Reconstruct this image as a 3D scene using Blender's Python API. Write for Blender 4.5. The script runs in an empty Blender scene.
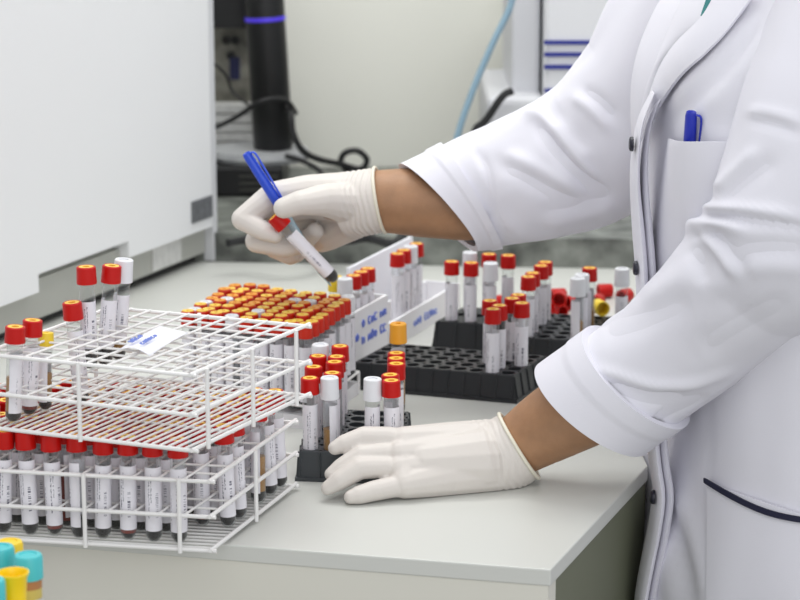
import bpy, bmesh, math, random
from mathutils import Vector, Matrix, Euler, noise
from mathutils.bvhtree import BVHTree

random.seed(7)
S = bpy.context.scene
COL = S.collection
PI = math.pi

# ------------------------------------------------------------------ camera
F, TH, H = 2300.0, math.radians(13.0), 0.585     # focal length in pixels of an 800 px frame, pitch, height over the worktop (z = 0)
cd = bpy.data.cameras.new('camera')
cam = bpy.data.objects.new('camera', cd)
COL.objects.link(cam)
cam.location = (0, 0, H)
cam.rotation_euler = (PI/2 - TH, 0, 0)
cd.sensor_width = 36.0
cd.lens = 36.0 * F / 800.0
cd.clip_start = 0.05
cd.dof.use_dof = True
cd.dof.focus_distance = 1.88
cd.dof.aperture_fstop = 10.0
S.camera = cam

# ------------------------------------------------------------------ light
w = bpy.data.worlds.new('world')
S.world = w
w.use_nodes = True
bg = w.node_tree.nodes['Background']
bg.inputs[0].default_value = (0.95, 0.97, 1.0, 1)
bg.inputs[1].default_value = 0.70


def area(name, loc, size, sizey, power, target=None, col=(1, 1, 1)):
    l = bpy.data.lights.new(name, 'AREA')
    l.shape = 'RECTANGLE'
    l.size, l.size_y, l.energy, l.color = size, sizey, power, col
    o = bpy.data.objects.new(name, l)
    COL.objects.link(o)
    o.location = loc
    if target is not None:
        o.rotation_euler = (Vector(target) - Vector(loc)).to_track_quat('-Z', 'Y').to_euler()
    return o


area('ceiling_lamp', (-0.25, 1.95, 1.7), 1.3, 0.5, 7.5, col=(1, 1, 0.985))
area('ceiling_lamp', (-0.1, 0.5, 1.7), 1.3, 0.5, 5.5, (0.0, 1.6, 0.1), col=(1, 1, 0.985))
area('ceiling_lamp', (0.1, 2.55, 1.7), 1.6, 0.3, 15, col=(1, 1, 0.97))

area('front_fill', (1.1, -1.5, 1.1), 2.4, 1.6, 28, (0.1, 2.2, 0.1), col=(0.97, 0.985, 1))  # added fill from behind the camera, brightens the upright surfaces

S.view_settings.view_transform = 'Standard'
S.view_settings.look = 'None'
S.view_settings.gamma = 1.0
S.view_settings.exposure = 0.0
S.view_settings.use_curve_mapping = False


# ------------------------------------------------------------------ helpers
def U(px, py, z=0.0):
    """point on the height z seen at a place in the 800 x 600 frame"""
    dx, dv = (px - 400)/F, (py - 300)/F
    d = Vector((dx, math.cos(TH) - dv*math.sin(TH), -math.sin(TH) - dv*math.cos(TH)))
    return Vector((0, 0, H)) + d*((z - H)/d.z)


def D(px, py, y):
    """point at the distance y seen at a place in the 800 x 600 frame"""
    dx, dv = (px - 400)/F, (py - 300)/F
    d = Vector((dx, math.cos(TH) - dv*math.sin(TH), -math.sin(TH) - dv*math.cos(TH)))
    return Vector((0, 0, H)) + d*(y/d.y)


def lin(c):
    return tuple(((v/255)/12.92 if v/255 <= 0.04045 else ((v/255 + 0.055)/1.055)**2.4) for v in c) + (1,)


def mat(name, rgb, rough=0.5, metal=0.0, spec=0.5, noise_amt=0.0, noise_scale=40, bump=0.0, bump_scale=200, emit=None, alpha=1.0, sss=0.0):
    m = bpy.data.materials.new(name)
    m.use_nodes = True
    nt = m.node_tree
    p = nt.nodes['Principled BSDF']
    p.inputs['Base Color'].default_value = lin(rgb)
    p.inputs['Roughness'].default_value = rough
    p.inputs['Metallic'].default_value = metal
    p.inputs['Specular IOR Level'].default_value = spec
    if alpha < 1:
        p.inputs['Alpha'].default_value = alpha
    if sss:
        p.inputs['Subsurface Weight'].default_value = sss
        p.inputs['Subsurface Radius'].default_value = (0.01, 0.005, 0.003)
    if emit:
        p.inputs['Emission Color'].default_value = lin(emit[0])
        p.inputs['Emission Strength'].default_value = emit[1]
    if noise_amt or bump:
        tc = nt.nodes.new('ShaderNodeTexCoord')
    if noise_amt:
        n = nt.nodes.new('ShaderNodeTexNoise')
        n.inputs['Scale'].default_value = noise_scale
        n.inputs['Detail'].default_value = 4
        nt.links.new(tc.outputs['Object'], n.inputs['Vector'])
        r = nt.nodes.new('ShaderNodeValToRGB')
        a = tuple(max(0, v*(1-noise_amt)) for v in rgb)
        b = tuple(min(255, v*(1+noise_amt)) for v in rgb)
        r.color_ramp.elements[0].position = 0.3
        r.color_ramp.elements[1].position = 0.7
        r.color_ramp.elements[0].color = lin(a)
        r.color_ramp.elements[1].color = lin(b)
        nt.links.new(n.outputs['Fac'], r.inputs['Fac'])
        nt.links.new(r.outputs['Color'], p.inputs['Base Color'])
    if bump:
        n2 = nt.nodes.new('ShaderNodeTexNoise')
        n2.inputs['Scale'].default_value = bump_scale
        n2.inputs['Detail'].default_value = 3
        nt.links.new(tc.outputs['Object'], n2.inputs['Vector'])
        bm_ = nt.nodes.new('ShaderNodeBump')
        bm_.inputs['Strength'].default_value = bump
        bm_.inputs['Distance'].default_value = 0.001
        nt.links.new(n2.outputs['Fac'], bm_.inputs['Height'])
        nt.links.new(bm_.outputs['Normal'], p.inputs['Normal'])
    return m


def clear_mat(name, tint, gloss=0.035, rough=0.08):
    m = bpy.data.materials.new(name)
    m.use_nodes = True
    nt = m.node_tree
    nt.nodes.clear()
    out = nt.nodes.new('ShaderNodeOutputMaterial')
    t = nt.nodes.new('ShaderNodeBsdfTransparent')
    t.inputs[0].default_value = tint
    g = nt.nodes.new('ShaderNodeBsdfPrincipled')
    g.inputs['Base Color'].default_value = (0.8, 0.82, 0.82, 1)
    g.inputs['Roughness'].default_value = rough
    lw = nt.nodes.new('ShaderNodeLayerWeight')
    lw.inputs['Blend'].default_value = 0.22
    mr = nt.nodes.new('ShaderNodeMapRange')
    mr.inputs['To Min'].default_value = gloss
    mr.inputs['To Max'].default_value = 0.4
    mx = nt.nodes.new('ShaderNodeMixShader')
    nt.links.new(lw.outputs['Facing'], mr.inputs['Value'])
    nt.links.new(mr.outputs['Result'], mx.inputs['Fac'])
    nt.links.new(t.outputs[0], mx.inputs[1])
    nt.links.new(g.outputs[0], mx.inputs[2])
    nt.links.new(mx.outputs[0], out.inputs['Surface'])
    return m


def print_mat(name):
    """white tube label with a bar code and small print, laid out in the label's own UV"""
    m = mat(name, (228, 226, 232), 0.55)
    nt = m.node_tree
    p = nt.nodes['Principled BSDF']
    uv = nt.nodes.new('ShaderNodeUVMap')
    sp = nt.nodes.new('ShaderNodeSeparateXYZ')
    nt.links.new(uv.outputs['UV'], sp.inputs[0])

    def math_(op, a, b=None):
        n = nt.nodes.new('ShaderNodeMath')
        n.operation = op
        for i, v in enumerate((a, b)):
            if v is None:
                continue
            if isinstance(v, (int, float)):
                n.inputs[i].default_value = v
            else:
                nt.links.new(v, n.inputs[i])
        return n.outputs[0]

    def band(x, lo, hi):
        return math_('MULTIPLY', math_('GREATER_THAN', x, lo), math_('LESS_THAN', x, hi))

    oi = nt.nodes.new('ShaderNodeObjectInfo')
    x, y = sp.outputs[0], sp.outputs[1]

    def nz(sx, sy, off):
        c = nt.nodes.new('ShaderNodeCombineXYZ')
        nt.links.new(math_('MULTIPLY', x, sx), c.inputs[0])
        nt.links.new(math_('MULTIPLY', y, sy), c.inputs[1])
        nt.links.new(math_('ADD', math_('MULTIPLY', oi.outputs['Random'], 50.0), off), c.inputs[2])
        n = nt.nodes.new('ShaderNodeTexNoise')
        n.inputs['Scale'].default_value = 1.0
        n.inputs['Detail'].default_value = 1.0
        nt.links.new(c.outputs[0], n.inputs['Vector'])
        return n.outputs['Fac']
    bars = math_('MULTIPLY', math_('GREATER_THAN', nz(0, 70, 1), 0.54), math_('MULTIPLY', band(x, 0.61, 0.69), band(y, 0.2, 0.6)))
    t1 = math_('MULTIPLY', math_('GREATER_THAN', nz(70, 34, 2), 0.52), math_('MULTIPLY', band(x, 0.40, 0.435), band(y, 0.2, 0.85)))
    t2 = math_('MULTIPLY', math_('GREATER_THAN', nz(70, 34, 5), 0.52), math_('MULTIPLY', band(x, 0.47, 0.50), band(y, 0.45, 0.9)))
    t3 = math_('MULTIPLY', math_('GREATER_THAN', nz(60, 24, 9), 0.55), math_('MULTIPLY', band(x, 0.2, 0.235), band(y, 0.1, 0.6)))
    a = math_('MAXIMUM', math_('MAXIMUM', bars, t1), math_('MAXIMUM', t2, t3))
    mx = nt.nodes.new('ShaderNodeMix')
    mx.data_type = 'RGBA'
    mx.inputs['A'].default_value = lin((228, 226, 232))
    mx.inputs['B'].default_value = lin((96, 96, 112))
    nt.links.new(a, mx.inputs['Factor'])
    nt.links.new(mx.outputs['Result'], p.inputs['Base Color'])
    return m


class MB:
    def __init__(s):
        s.b = bmesh.new()

    def face(s, vs, mi=0):
        try:
            f = s.b.faces.new(vs)
            f.material_index = mi
            return f
        except ValueError:
            return None

    def prism(s, pts, z0, z1, mi=0):
        n = len(pts)
        a = [s.b.verts.new((p[0], p[1], z0)) for p in pts]
        c = [s.b.verts.new((p[0], p[1], z1)) for p in pts]
        s.face(a[::-1], mi)
        s.face(c, mi)
        for i in range(n):
            s.face((a[i], a[(i+1) % n], c[(i+1) % n], c[i]), mi)
        return s

    def box(s, c, d, M=None, mi=0):
        x, y, z = (v/2 for v in d)
        vs = []
        for q in ((-x, -y, -z), (x, -y, -z), (x, y, -z), (-x, y, -z), (-x, -y, z), (x, -y, z), (x, y, z), (-x, y, z)):
            v = Vector(q)
            if M is not None:
                v = M @ v
            vs.append(s.b.verts.new(v + Vector(c)))
        for f in ((3, 2, 1, 0), (4, 5, 6, 7), (0, 1, 5, 4), (1, 2, 6, 5), (2, 3, 7, 6), (3, 0, 4, 7)):
            s.face([vs[i] for i in f], mi)
        return s

    def rings(s, rings, cap=True, mi=0, closed=True):
        R = [[s.b.verts.new(p) for p in r] for r in rings]
        n = len(R[0])
        for i in range(len(R)-1):
            for j in range(n if closed else n-1):
                k = (j+1) % n
                s.face((R[i][j], R[i][k], R[i+1][k], R[i+1][j]), mi)
        if cap and closed:
            s.face(R[0][::-1], mi)
            s.face(R[-1], mi)
        return R

    def lathe(s, prof, n=20, o=(0, 0, 0), mi=0, cap=True):
        o = Vector(o)
        s.rings([[o + Vector((r*math.cos(2*PI*i/n), r*math.sin(2*PI*i/n), z)) for i in range(n)] for r, z in prof], cap, mi)
        return s

    def tube(s, pts, r, n=8, cap=True, mi=0):
        pts = [Vector(p) for p in pts]
        rr = r if isinstance(r, (list, tuple)) else [r]*len(pts)
        s.rings(path_rings(pts, [(q, q) for q in rr], n), cap, mi)
        return s

    def build(s, name, m=None, parent=None, smooth=True, loc=None, angle=40):
        bmesh.ops.recalc_face_normals(s.b, faces=s.b.faces)
        me = bpy.data.meshes.new(name)
        s.b.to_mesh(me)
        s.b.free()
        return mesh_obj(name, me, m, parent, smooth, loc, angle)


def mesh_obj(name, me, m=None, parent=None, smooth=True, loc=None, angle=40):
    for x in (m if isinstance(m, (list, tuple)) else [m]):
        if x:
            me.materials.append(x)
    if smooth:
        me.shade_smooth()
        me.set_sharp_from_angle(angle=math.radians(angle))
    o = bpy.data.objects.new(name, me)
    COL.objects.link(o)
    if loc is not None:
        o.location = loc
    if parent is not None:
        o.parent = parent
    return o


def path_rings(pts, rad, n, ref=None, disp=None):
    """rings around a polyline, carried along without twist; rad = (side, up) radii"""
    out = []
    m = len(pts)
    t0 = (pts[1]-pts[0]).normalized()
    u = Vector(ref) if ref is not None else (Vector((0, 0, 1)) if abs(t0.z) < .9 else Vector((1, 0, 0)))
    for i in range(m):
        t = (pts[min(i+1, m-1)] - pts[max(i-1, 0)]).normalized()
        u = (u - t*u.dot(t)).normalized()
        v = t.cross(u)
        ring = []
        for j in range(n):
            a = 2*PI*j/n
            k = 1.0 if disp is None else 1.0 + disp(i/(m-1), a)
            ring.append(pts[i] + v*(rad[i][0]*k*math.cos(a)) + u*(rad[i][1]*k*math.sin(a)))
        out.append(ring)
    return out


def resample(pts, vals, n):
    """Catmull-Rom through pts (and the tuples vals)"""
    P, V = [], []
    m = len(pts)
    for i in range(n):
        f = i/(n-1)*(m-1)
        k = min(int(f), m-2)
        t = f-k
        ids = [max(k-1, 0), k, k+1, min(k+2, m-1)]

        def cr(a, b, c, d):
            return 0.5*((2*b) + (c-a)*t + (2*a-5*b+4*c-d)*t*t + (3*b-a-3*c+d)*t**3)
        P.append(cr(*[Vector(pts[q]) for q in ids]))
        V.append(tuple(cr(*[vals[q][j] for q in ids]) for j in range(len(vals[0]))))
    return P, V


def tag(o, label=None, cat=None, group=None, kind=None):
    if label:
        o['label'] = label
    if cat:
        o['category'] = cat
    if group:
        o['group'] = group
    if kind:
        o['kind'] = kind
    return o


def thing(name, label, cat, loc=(0, 0, 0), rz=0.0, group=None, rot=None):
    o = bpy.data.objects.new(name, None)
    o.empty_display_size = 0.02
    COL.objects.link(o)
    o.location = loc
    o.rotation_euler = rot if rot is not None else (0, 0, rz)
    return tag(o, label, cat, group)


def bevel(o, w, seg=2):
    b = o.modifiers.new('bevel', 'BEVEL')
    b.width, b.segments, b.limit_method = w, seg, 'ANGLE'
    b.angle_limit = math.radians(40)
    return o


def bake(o):
    """apply an object's modifiers to its mesh"""
    dg = bpy.context.evaluated_depsgraph_get()
    dg.update()
    me = bpy.data.meshes.new_from_object(o.evaluated_get(dg))
    old = o.data
    o.modifiers.clear()
    o.data = me
    me.name = o.name
    bpy.data.meshes.remove(old)
    return o


ORD = ['first', 'second', 'third', 'fourth', 'fifth', 'sixth', 'seventh', 'eighth', 'ninth', 'tenth', 'eleventh', 'twelfth', 'thirteenth']

# ------------------------------------------------------------------ materials
M_ = {}
M_['wall'] = mat('painted_wall', (236, 236, 227), 0.8, bump=0.15, bump_scale=60)
M_['floor'] = mat('vinyl_floor', (150, 148, 138), 0.5, noise_amt=0.08, noise_scale=8)
M_['counter'] = mat('white_laminate', (203, 204, 199), 0.38, spec=0.35)
M_['cab'] = mat('cabinet_laminate', (214, 212, 202), 0.5)
M_['cab_shade'] = mat('shaded_cabinet_side', (106, 109, 90), 0.6)  # the side's shade is put into this darker olive grey
M_['granite'] = mat('grey_granite', (106, 109, 104), 0.5, noise_amt=0.32, noise_scale=28)
M_['panel'] = mat('white_enamel_panel', (231, 232, 234), 0.45)
M_['basegrey'] = mat('grey_metal', (174, 175, 169), 0.5, metal=0.1)
M_['dark'] = mat('dark_recess', (60, 60, 56), 0.7)
M_['black'] = mat('black_plastic', (16, 16, 18), 0.45)
M_['cable'] = mat('black_rubber', (26, 26, 28), 0.55)
M_['grey'] = mat('grey_plastic', (168, 170, 172), 0.5)
M_['sticker'] = mat('pale_sticker', (205, 205, 203), 0.6, noise_amt=0.04, noise_scale=120)
M_['darkstick'] = mat('dark_grey_plate', (98, 100, 104), 0.5, noise_amt=0.15, noise_scale=150)
M_['purple'] = mat('violet_lamp_ring', (70, 50, 200), 0.4, emit=((85, 65, 225), 0.3))
M_['white'] = mat('white_plastic', (226, 227, 230), 0.4)
M_['lgrey'] = mat('light_grey_plastic', (205, 206, 210), 0.45)
M_['stripe'] = mat('blue_stripe', (42, 52, 140), 0.5)
M_['hose'] = mat('pale_blue_hose', (140, 170, 188), 0.4)
M_['wire'] = mat('white_coated_wire', (234, 233, 232), 0.35)
M_['paper'] = mat('white_paper', (236, 236, 243), 0.7)
M_['ink'] = mat('blue_ink', (98, 118, 206), 0.6)
M_['inkpale'] = mat('pale_blue_ink', (120, 138, 208), 0.6)
M_['foam'] = mat('white_polystyrene', (232, 231, 234), 0.7, bump=0.1, bump_scale=400)
M_['rack'] = mat('black_rack_plastic', (38, 40, 43), 0.42, spec=0.5)
M_['rackgrey'] = mat('charcoal_rack_plastic', (62, 66, 70), 0.42)
M_['red'] = mat('red_cap_plastic', (188, 15, 9), 0.42, spec=0.3)
M_['redo'] = mat('orange_red_cap_plastic', (196, 38, 14), 0.4, spec=0.4)
M_['yellow'] = mat('yellow_stopper', (240, 200, 76), 0.45)
M_['orange'] = mat('orange_stopper', (228, 154, 40), 0.45)
M_['hole'] = mat('stopper_well', (120, 72, 30), 0.7)
M_['whitecap'] = mat('white_cap_plastic', (225, 226, 230), 0.4)
M_['greyhole'] = mat('grey_stopper', (70, 70, 72), 0.6)
M_['amber'] = mat('amber_cap_plastic', (222, 156, 40), 0.4)
M_['ycap'] = mat('yellow_cap_plastic', (240, 206, 50), 0.4)
M_['teal'] = mat('teal_cap_plastic', (74, 192, 198), 0.4)
M_['clot'] = mat('dark_blood', (22, 16, 16), 0.3)
M_['serum'] = mat('amber_serum', (160, 116, 52), 0.3)
M_['bloodred'] = mat('red_blood', (120, 40, 26), 0.3)
M_['glass'] = clear_mat('clear_tube', (0.93, 0.94, 0.94, 1))
M_['label'] = print_mat('printed_label')
M_['urine'] = mat('straw_liquid', (206, 186, 96), 0.3)
M_['coat'] = mat('white_cotton', (224, 223, 231), 0.85, spec=0.2, bump=0.12, bump_scale=900)
M_['glove'] = mat('latex_glove', (213, 207, 201), 0.5, spec=0.35, bump=0.10, bump_scale=300)
M_['rim'] = mat('latex_rim', (226, 221, 204), 0.5)
M_['skin'] = mat('brown_skin', (160, 120, 88), 0.5, noise_amt=0.05, noise_scale=60, sss=0.08, bump=0.2, bump_scale=500)
M_['navy'] = mat('navy_piping', (22, 24, 52), 0.7)
M_['button'] = mat('dark_button', (24, 24, 40), 0.35)
M_['penblue'] = mat('blue_pen_cap', (34, 74, 200), 0.3)
M_['pennavy'] = mat('blue_pen_plastic', (28, 44, 170), 0.3)
M_['penbody'] = mat('pale_blue_pen_barrel', (170, 196, 208), 0.25, alpha=0.8)
M_['tealshirt'] = mat('teal_shirt', (40, 120, 120), 0.8)
M_['trouser'] = mat('grey_trousers', (60, 62, 70), 0.85)
M_['hair'] = mat('dark_hair', (40, 28, 22), 0.6)
M_['bench'] = mat('grey_side_bench', (176, 174, 164), 0.6)


# ------------------------------------------------------------------ the setting
def struct(name, o):
    o['kind'] = 'structure'
    o.name = name
    return o


struct('floor', MB().box((0, 1.4, -0.91), (3.6, 4.4, 0.02)).build('floor', M_['floor'], smooth=False))
struct('wall_back', MB().box((0, 3.24, 0.4), (3.6, 0.04, 2.6)).build('wall_back', M_['wall'], smooth=False))

# worktop and its cabinets
FR = Vector((0.113, 1.635))                       # front right corner of the worktop
FL = Vector((-0.317, 1.735)) + (Vector((-0.317, 1.735)) - FR)*1.2
WT = [FL, FR, Vector((0.2135, 1.899)), Vector((0.209, 2.06)), Vector((0.30, 2.70)), Vector((-1.0, 2.80))]
wt = MB().prism([tuple(p) for p in WT], -0.0135, 0.0).build('worktop', M_['counter'], smooth=False)
bevel(wt, 0.0012)
tag(wt, 'long white laminate worktop carrying the racks of blood tubes', 'worktop')
cabn = thing('base_cabinet', 'pale laminate cabinet under the white worktop with shaded olive grey side', 'cabinet', (0, 1.9, -0.9))
ins = [(FL.x, FL.y+0.0015), (FR.x-0.0015, FR.y+0.0015), (0.212, 1.8995), (0.2075, 2.06), (0.298, 2.69), (-0.99, 2.79)]
off = lambda q: [(x, y-1.9) for x, y in q]
front = [ins[0], ins[1], (ins[1][0]+0.0068, ins[1][1]+0.0178), (ins[0][0], ins[0][1]+0.018)]
MB().prism(off(front), 0.02, 0.9-0.0135).build('front_panel', M_['cab'], cabn, smooth=False)
body = [(ins[0][0], ins[0][1]+0.018), (ins[1][0]+0.0068, ins[1][1]+0.0178), ins[2], ins[3], ins[4], ins[5]]
MB().prism(off(body), 0.0, 0.9-0.0135).build('body', M_['cab_shade'], cabn, smooth=False)

# granite bench at the back wall
gb = MB().prism([(-1.3, 2.83), (0.12, 2.712), (1.3, 2.62), (1.3, 3.215), (-1.3, 3.215)], 0.0, 0.036).build('granite_slab', M_['granite'], smooth=False)
tag(gb, 'thick grey granite slab along the back wall behind the worktop', 'slab')
bc = MB().prism([(-1.25, 2.86), (0.30, 2.745), (1.25, 2.67), (1.25, 3.21), (-1.25, 3.21)], -0.9, 0.0).build('bench_cabinet', M_['cab'], smooth=False)
tag(bc, 'plain pale cabinet carrying the grey granite slab', 'cabinet')

# ------------------------------------------------------------------ the big analyser on the left
A0, A1 = U(40, 329), U(207, 261)
ad = (A1-A0).normalized()
ang = math.atan2(ad.y, ad.x)
an = thing('laboratory_analyser', 'big white laboratory machine filling the left side above the worktop', 'machine', A1, ang)
# local x along the front towards the right end, -y towards the worktop
Ln = 1.0
MB().box((-Ln/2+0.03, 0.262, 0.0065), (Ln, 0.5, 0.011)).build('plinth_or_shadow', M_['black'], an, smooth=False)  # black strip put in for the thin shadow gap under the base
MB().box((-Ln/2+0.03, 0.25, 0.0335), (Ln, 0.5, 0.043)).build('base', M_['basegrey'], an, smooth=False)
MB().box((-Ln/2+0.03, 0.27, 0.33), (Ln-0.01, 0.49, 0.55)).build('housing', M_['lgrey'], an, smooth=False)


def an_local(px, py, yl=0.0):
    """where the sight line meets the analyser's front plane, in its own coordinates"""
    nrm = Vector((math.sin(ang), -math.cos(ang), 0))
    o = Vector((0, 0, H))
    p = A1 - nrm*yl
    d = D(px, py, 2.0) - o
    h = o + d*((p-o).dot(nrm)/d.dot(nrm)) - A1
    return h.x*math.cos(ang)+h.y*math.sin(ang), h.z


YP = -0.012
xs = [an_local(px, py, YP) for px, py in ((0, 310), (39, 291), (39, 275), (129, 240), (129, 256), (211, 227))]
zb = sum(xs[i][1] for i in (0, 1, 4, 5))/4
zn = (xs[2][1]+xs[3][1])/2
xR, xa, xb = xs[5][0]+0.004, xs[1][0], xs[4][0]
pm = MB()
out = [(-Ln, zb), (xa, zb), (xa, zn), (xb, zn), (xb, zb), (xR, zb), (xR, 0.62), (-Ln, 0.62)]
fa = [pm.b.verts.new((x, YP, z)) for x, z in out]
fb = [pm.b.verts.new((x, YP+0.02, z)) for x, z in out]
pm.face(fa)
pm.face(fb[::-1])
for i in range(8):
    pm.face((fa[i], fa[(i+1) % 8], fb[(i+1) % 8], fb[i]))
pm.build('front_cover', M_['panel'], an, smooth=False)
MB().box(((xa+xb)/2, 0.012, (zb+zn)/2+0.002), (xb-xa+0.02, 0.01, zn-zb+0.012)).build('slot', M_['basegrey'], an, smooth=False)
x2, z2 = an_local(221, 258, 0)
z2 = max(z2, 0.002)
MB().box((xR+0.0075, 0.006, 0.31+z2/2), (0.011, 0.035, 0.62-z2)).build('corner_post', M_['lgrey'], an, smooth=False)
q0, q1 = an_local(191, 222, YP), an_local(213, 196, YP)
MB().box(((q0[0]+q1[0])/2-0.002, YP-0.001, (q0[1]+q1[1])/2), (q1[0]-q0[0]-0.006, 0.002, 0.026)).build('vent_plate', M_['darkstick'], an, smooth=False)
q0, q1 = an_local(152, 268, 0), an_local(180, 256, 0)
MB().box(((q0[0]+q1[0])/2, -0.001, 0.031), (q1[0]-q0[0], 0.002, 0.034)).build('sticker', M_['sticker'], an, smooth=False)

# ------------------------------------------------------------------ clutter on the granite behind the analyser
YB = 2.98


def pxbox(px0, py0, px1, py1, y, depth):
    a, b = D(px0, py1, y), D(px1, py0, y)
    return Vector(((a.x+b.x)/2, y+depth/2, (a.z+b.z)/2)), (b.x-a.x, depth, b.z-a.z)


def seat(c, d, z0):
    """stretch a box down to rest at z0"""
    top = c.z+d[2]/2
    return Vector((c.x, c.y, (top+z0)/2)), (d[0], d[1], top-z0)


c, d = seat(*pxbox(205, 167, 283, 232, YB, 0.17), 0.036)
pc = thing('computer_unit', 'black desktop box on the granite behind the white machine', 'computer', (c.x, c.y, 0.036))
bevel(MB().box((0, 0, d[2]/2), d).build('case', M_['black'], pc, smooth=False), 0.004)
for k in range(3):
    MB().box((0.02, -d[1]/2-0.001, d[2]*(0.25+0.22*k)), (d[0]*0.5, 0.003, 0.003)).build('front_groove', M_['dark'], pc, smooth=False)
ztop = 0.036 + d[2]
tr = MB()
tr.lathe([(0.02, 0), (0.064, 0), (0.067, 0.006), (0.064, 0.013), (0.02, 0.013)], 32)
tb = tr.build('round_base_plate', M_['grey'], loc=(D(262, 155, YB+0.1).x, YB+0.07, ztop))
tag(tb, 'pale grey round base plate lying on the black box', 'plate')
zt2 = ztop+0.013
tw = thing('speaker_tower', 'tall black round tower with a violet light ring', 'speaker', (D(275, 150, YB+0.1).x, YB+0.07, zt2), rot=(0, math.radians(-3), 0))
MB().lathe([(0.024, 0), (0.0265, 0.004), (0.0265, 0.36), (0.024, 0.364)], 32).build('housing', M_['black'], tw)
zr = D(271, 18, YB+0.07).z - zt2
MB().lathe([(0.0268, zr-0.0027), (0.0272, zr-0.0023), (0.0272, zr+0.0023), (0.0268, zr+0.0027)], 32, cap=False).build('light_ring', M_['purple'], tw)

c, d = pxbox(205, 18, 249, 104, YB+0.20, 0.02)
c, d = seat(c, d, 0.036)
gi = thing('instrument_rack', 'grey instrument frame with sockets behind the black tower', 'instrument', (c.x, c.y, 0.036))
MB().box((0, 0, d[2]/2), d).build('frame', mat('beige_grey_metal', (128, 126, 116), 0.5, noise_amt=0.3, noise_scale=40), gi, smooth=False)
MB().box((0, -0.04, d[2]+0.02), (d[0]+0.02, 0.11, 0.05)).build('top_shelf', M_['black'], gi, smooth=False)
for k, (u, v) in enumerate(((0.1, 0.86), (0.3, 0.86), (0.2, 0.76))):
    MB().lathe([(0.001, 0), (0.006, 0.001), (0.006, 0.006), (0.001, 0.007)], 12).build('socket', M_['black'], gi, loc=(d[0]*(u-0.1), -d[1]/2-0.002, d[2]*v)).rotation_euler = (PI/2, 0, 0)
MB().box((d[0]*0.18, -d[1]/2-0.006, d[2]*0.68), (0.013, 0.012, 0.03)).build('plug', mat('navy_plug', (30, 34, 80), 0.5), gi, smooth=False)
c, d = pxbox(208, 106, 255, 146, YB+0.12, 0.06)
c, d = seat(c, d, ztop)
c.y = YB+0.15
pp = MB()
for k in range(5):
    pp.box((0.002*((k*3) % 4), 0, d[2]*(k+0.5)/5), (d[0]-0.004*(k % 3), 0.036, d[2]/5*0.84))
tag(pp.build('paper_stack', M_['sticker'], smooth=False, loc=(c.x, c.y, ztop)), 'small stack of pale boxes behind the black tower', 'boxes')

CB = 'black cables on the granite'


def cable(pts, r, label, m='cable'):
    P, _ = resample([Vector(p) for p in pts], [(0,)]*len(pts), len(pts)*8)
    o = MB().tube(P, r, 8).build('cable', M_[m])
    return tag(o, label, 'cable', CB)


zc = 0.042
cable([D(214, 128, YB), D(235, 118, YB), D(262, 101, YB-0.015), D(285, 100, YB+0.01), D(296, 113, YB+0.05)], 0.0032, 'black cable sagging across the front of the black tower')
cable([D(212, 62, YB+0.1), D(226, 75, YB+0.1), D(233, 92, YB+0.1), D(250, 106, YB+0.04)], 0.0022, 'thin cable hanging from the grey instrument frame')
cable([D(278, 100, YB+0.14), D(290, 112, YB+0.02), D(293, 132, YB), D(302, 150, YB), D(318, 159, YB+0.02), D(340, 164, YB+0.05), D(360, 169, YB+0.06), D(367, 160, YB+0.06), D(358, 151, YB+0.06), D(345, 153, YB+0.06), D(341, 163, YB+0.06), D(350, 174, YB+0.05), U(352, 190, 0.056), U(330, 208, 0.056), U(300, 212, 0.056)], 0.0042, 'thick black cable curling into a loop beside the tower')
cable([D(286, 156, YB-0.03), D(300, 160, YB-0.04), D(316, 168, YB-0.05), D(322, 176, YB-0.06), U(330, 206, 0.043), U(345, 222, 0.043), U(372, 229, 0.043)], 0.0036, 'black cable dropping behind the raised glove')
cable([U(228, 243, zc), U(250, 240, zc), U(285, 246, zc), U(330, 238, zc), U(352, 230, zc), U(372, 222, zc)], 0.005, 'black cable lying along the granite under the raised glove')
cable([U(318, 228, zc), U(345, 240, zc), U(368, 238, zc), U(392, 244, zc), U(402, 236, zc)], 0.0055, 'short black cable lying under the far sleeve')
c, d = seat(*pxbox(352, 196, 398, 238, 2.93, 0.08), 0.036)
ad_ = thing('power_adapter', 'black power adapter on the granite beyond the raised hand', 'adapter', (c.x, c.y, 0.036), math.radians(8))
bevel(MB().box((0, 0, d[2]/2), d).build('case', M_['black'], ad_, smooth=False), 0.006)
MB().tube([(d[0]/2-0.002, 0, 0.012), (d[0]/2+0.012, 0, 0.012)], 0.005).build('strain_relief', M_['cable'], ad_)

# the white machine with the blue stripes
YE = 2.86
a, b = D(542, 230, YE), D(700, -40, YE)
eq = thing('striped_machine', 'white machine with blue stripes behind the sleeve by the wall', 'machine', ((a.x+b.x)/2, YE+0.15, 0.036))
ox = (a.x+b.x)/2
W_, h_ = b.x-a.x, b.z-0.036
bevel(MB().box((0, 0, h_/2), (W_, 0.3, h_)).build('housing', M_['white'], eq, smooth=False), 0.008, 3)
l0, l1 = D(512, 0, YE).x, D(541, 0, YE).x
bevel(MB().box(((l0+l1)/2-ox+0.002, 0.02, h_/2), (l1-l0, 0.26, h_)).build('side_column', M_['lgrey'], eq, smooth=False), 0.006)
for py, t in ((42.5, 4.2), (54.5, 4.2), (67, 4.2), (90.5, 3.6), (103, 3.6)):
    pa, pb = D(544, py, YE-0.002), D(640, py+1, YE-0.002)
    MB().box(((pa.x+pb.x)/2-ox, -0.1515, pa.z-0.036), (pb.x-pa.x, 0.003, t/2300*2.9)).build('stripe', M_['stripe'], eq, smooth=False)
f0, f1 = D(487, 98, YE-0.02), D(545, 128, YE-0.02)
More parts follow.
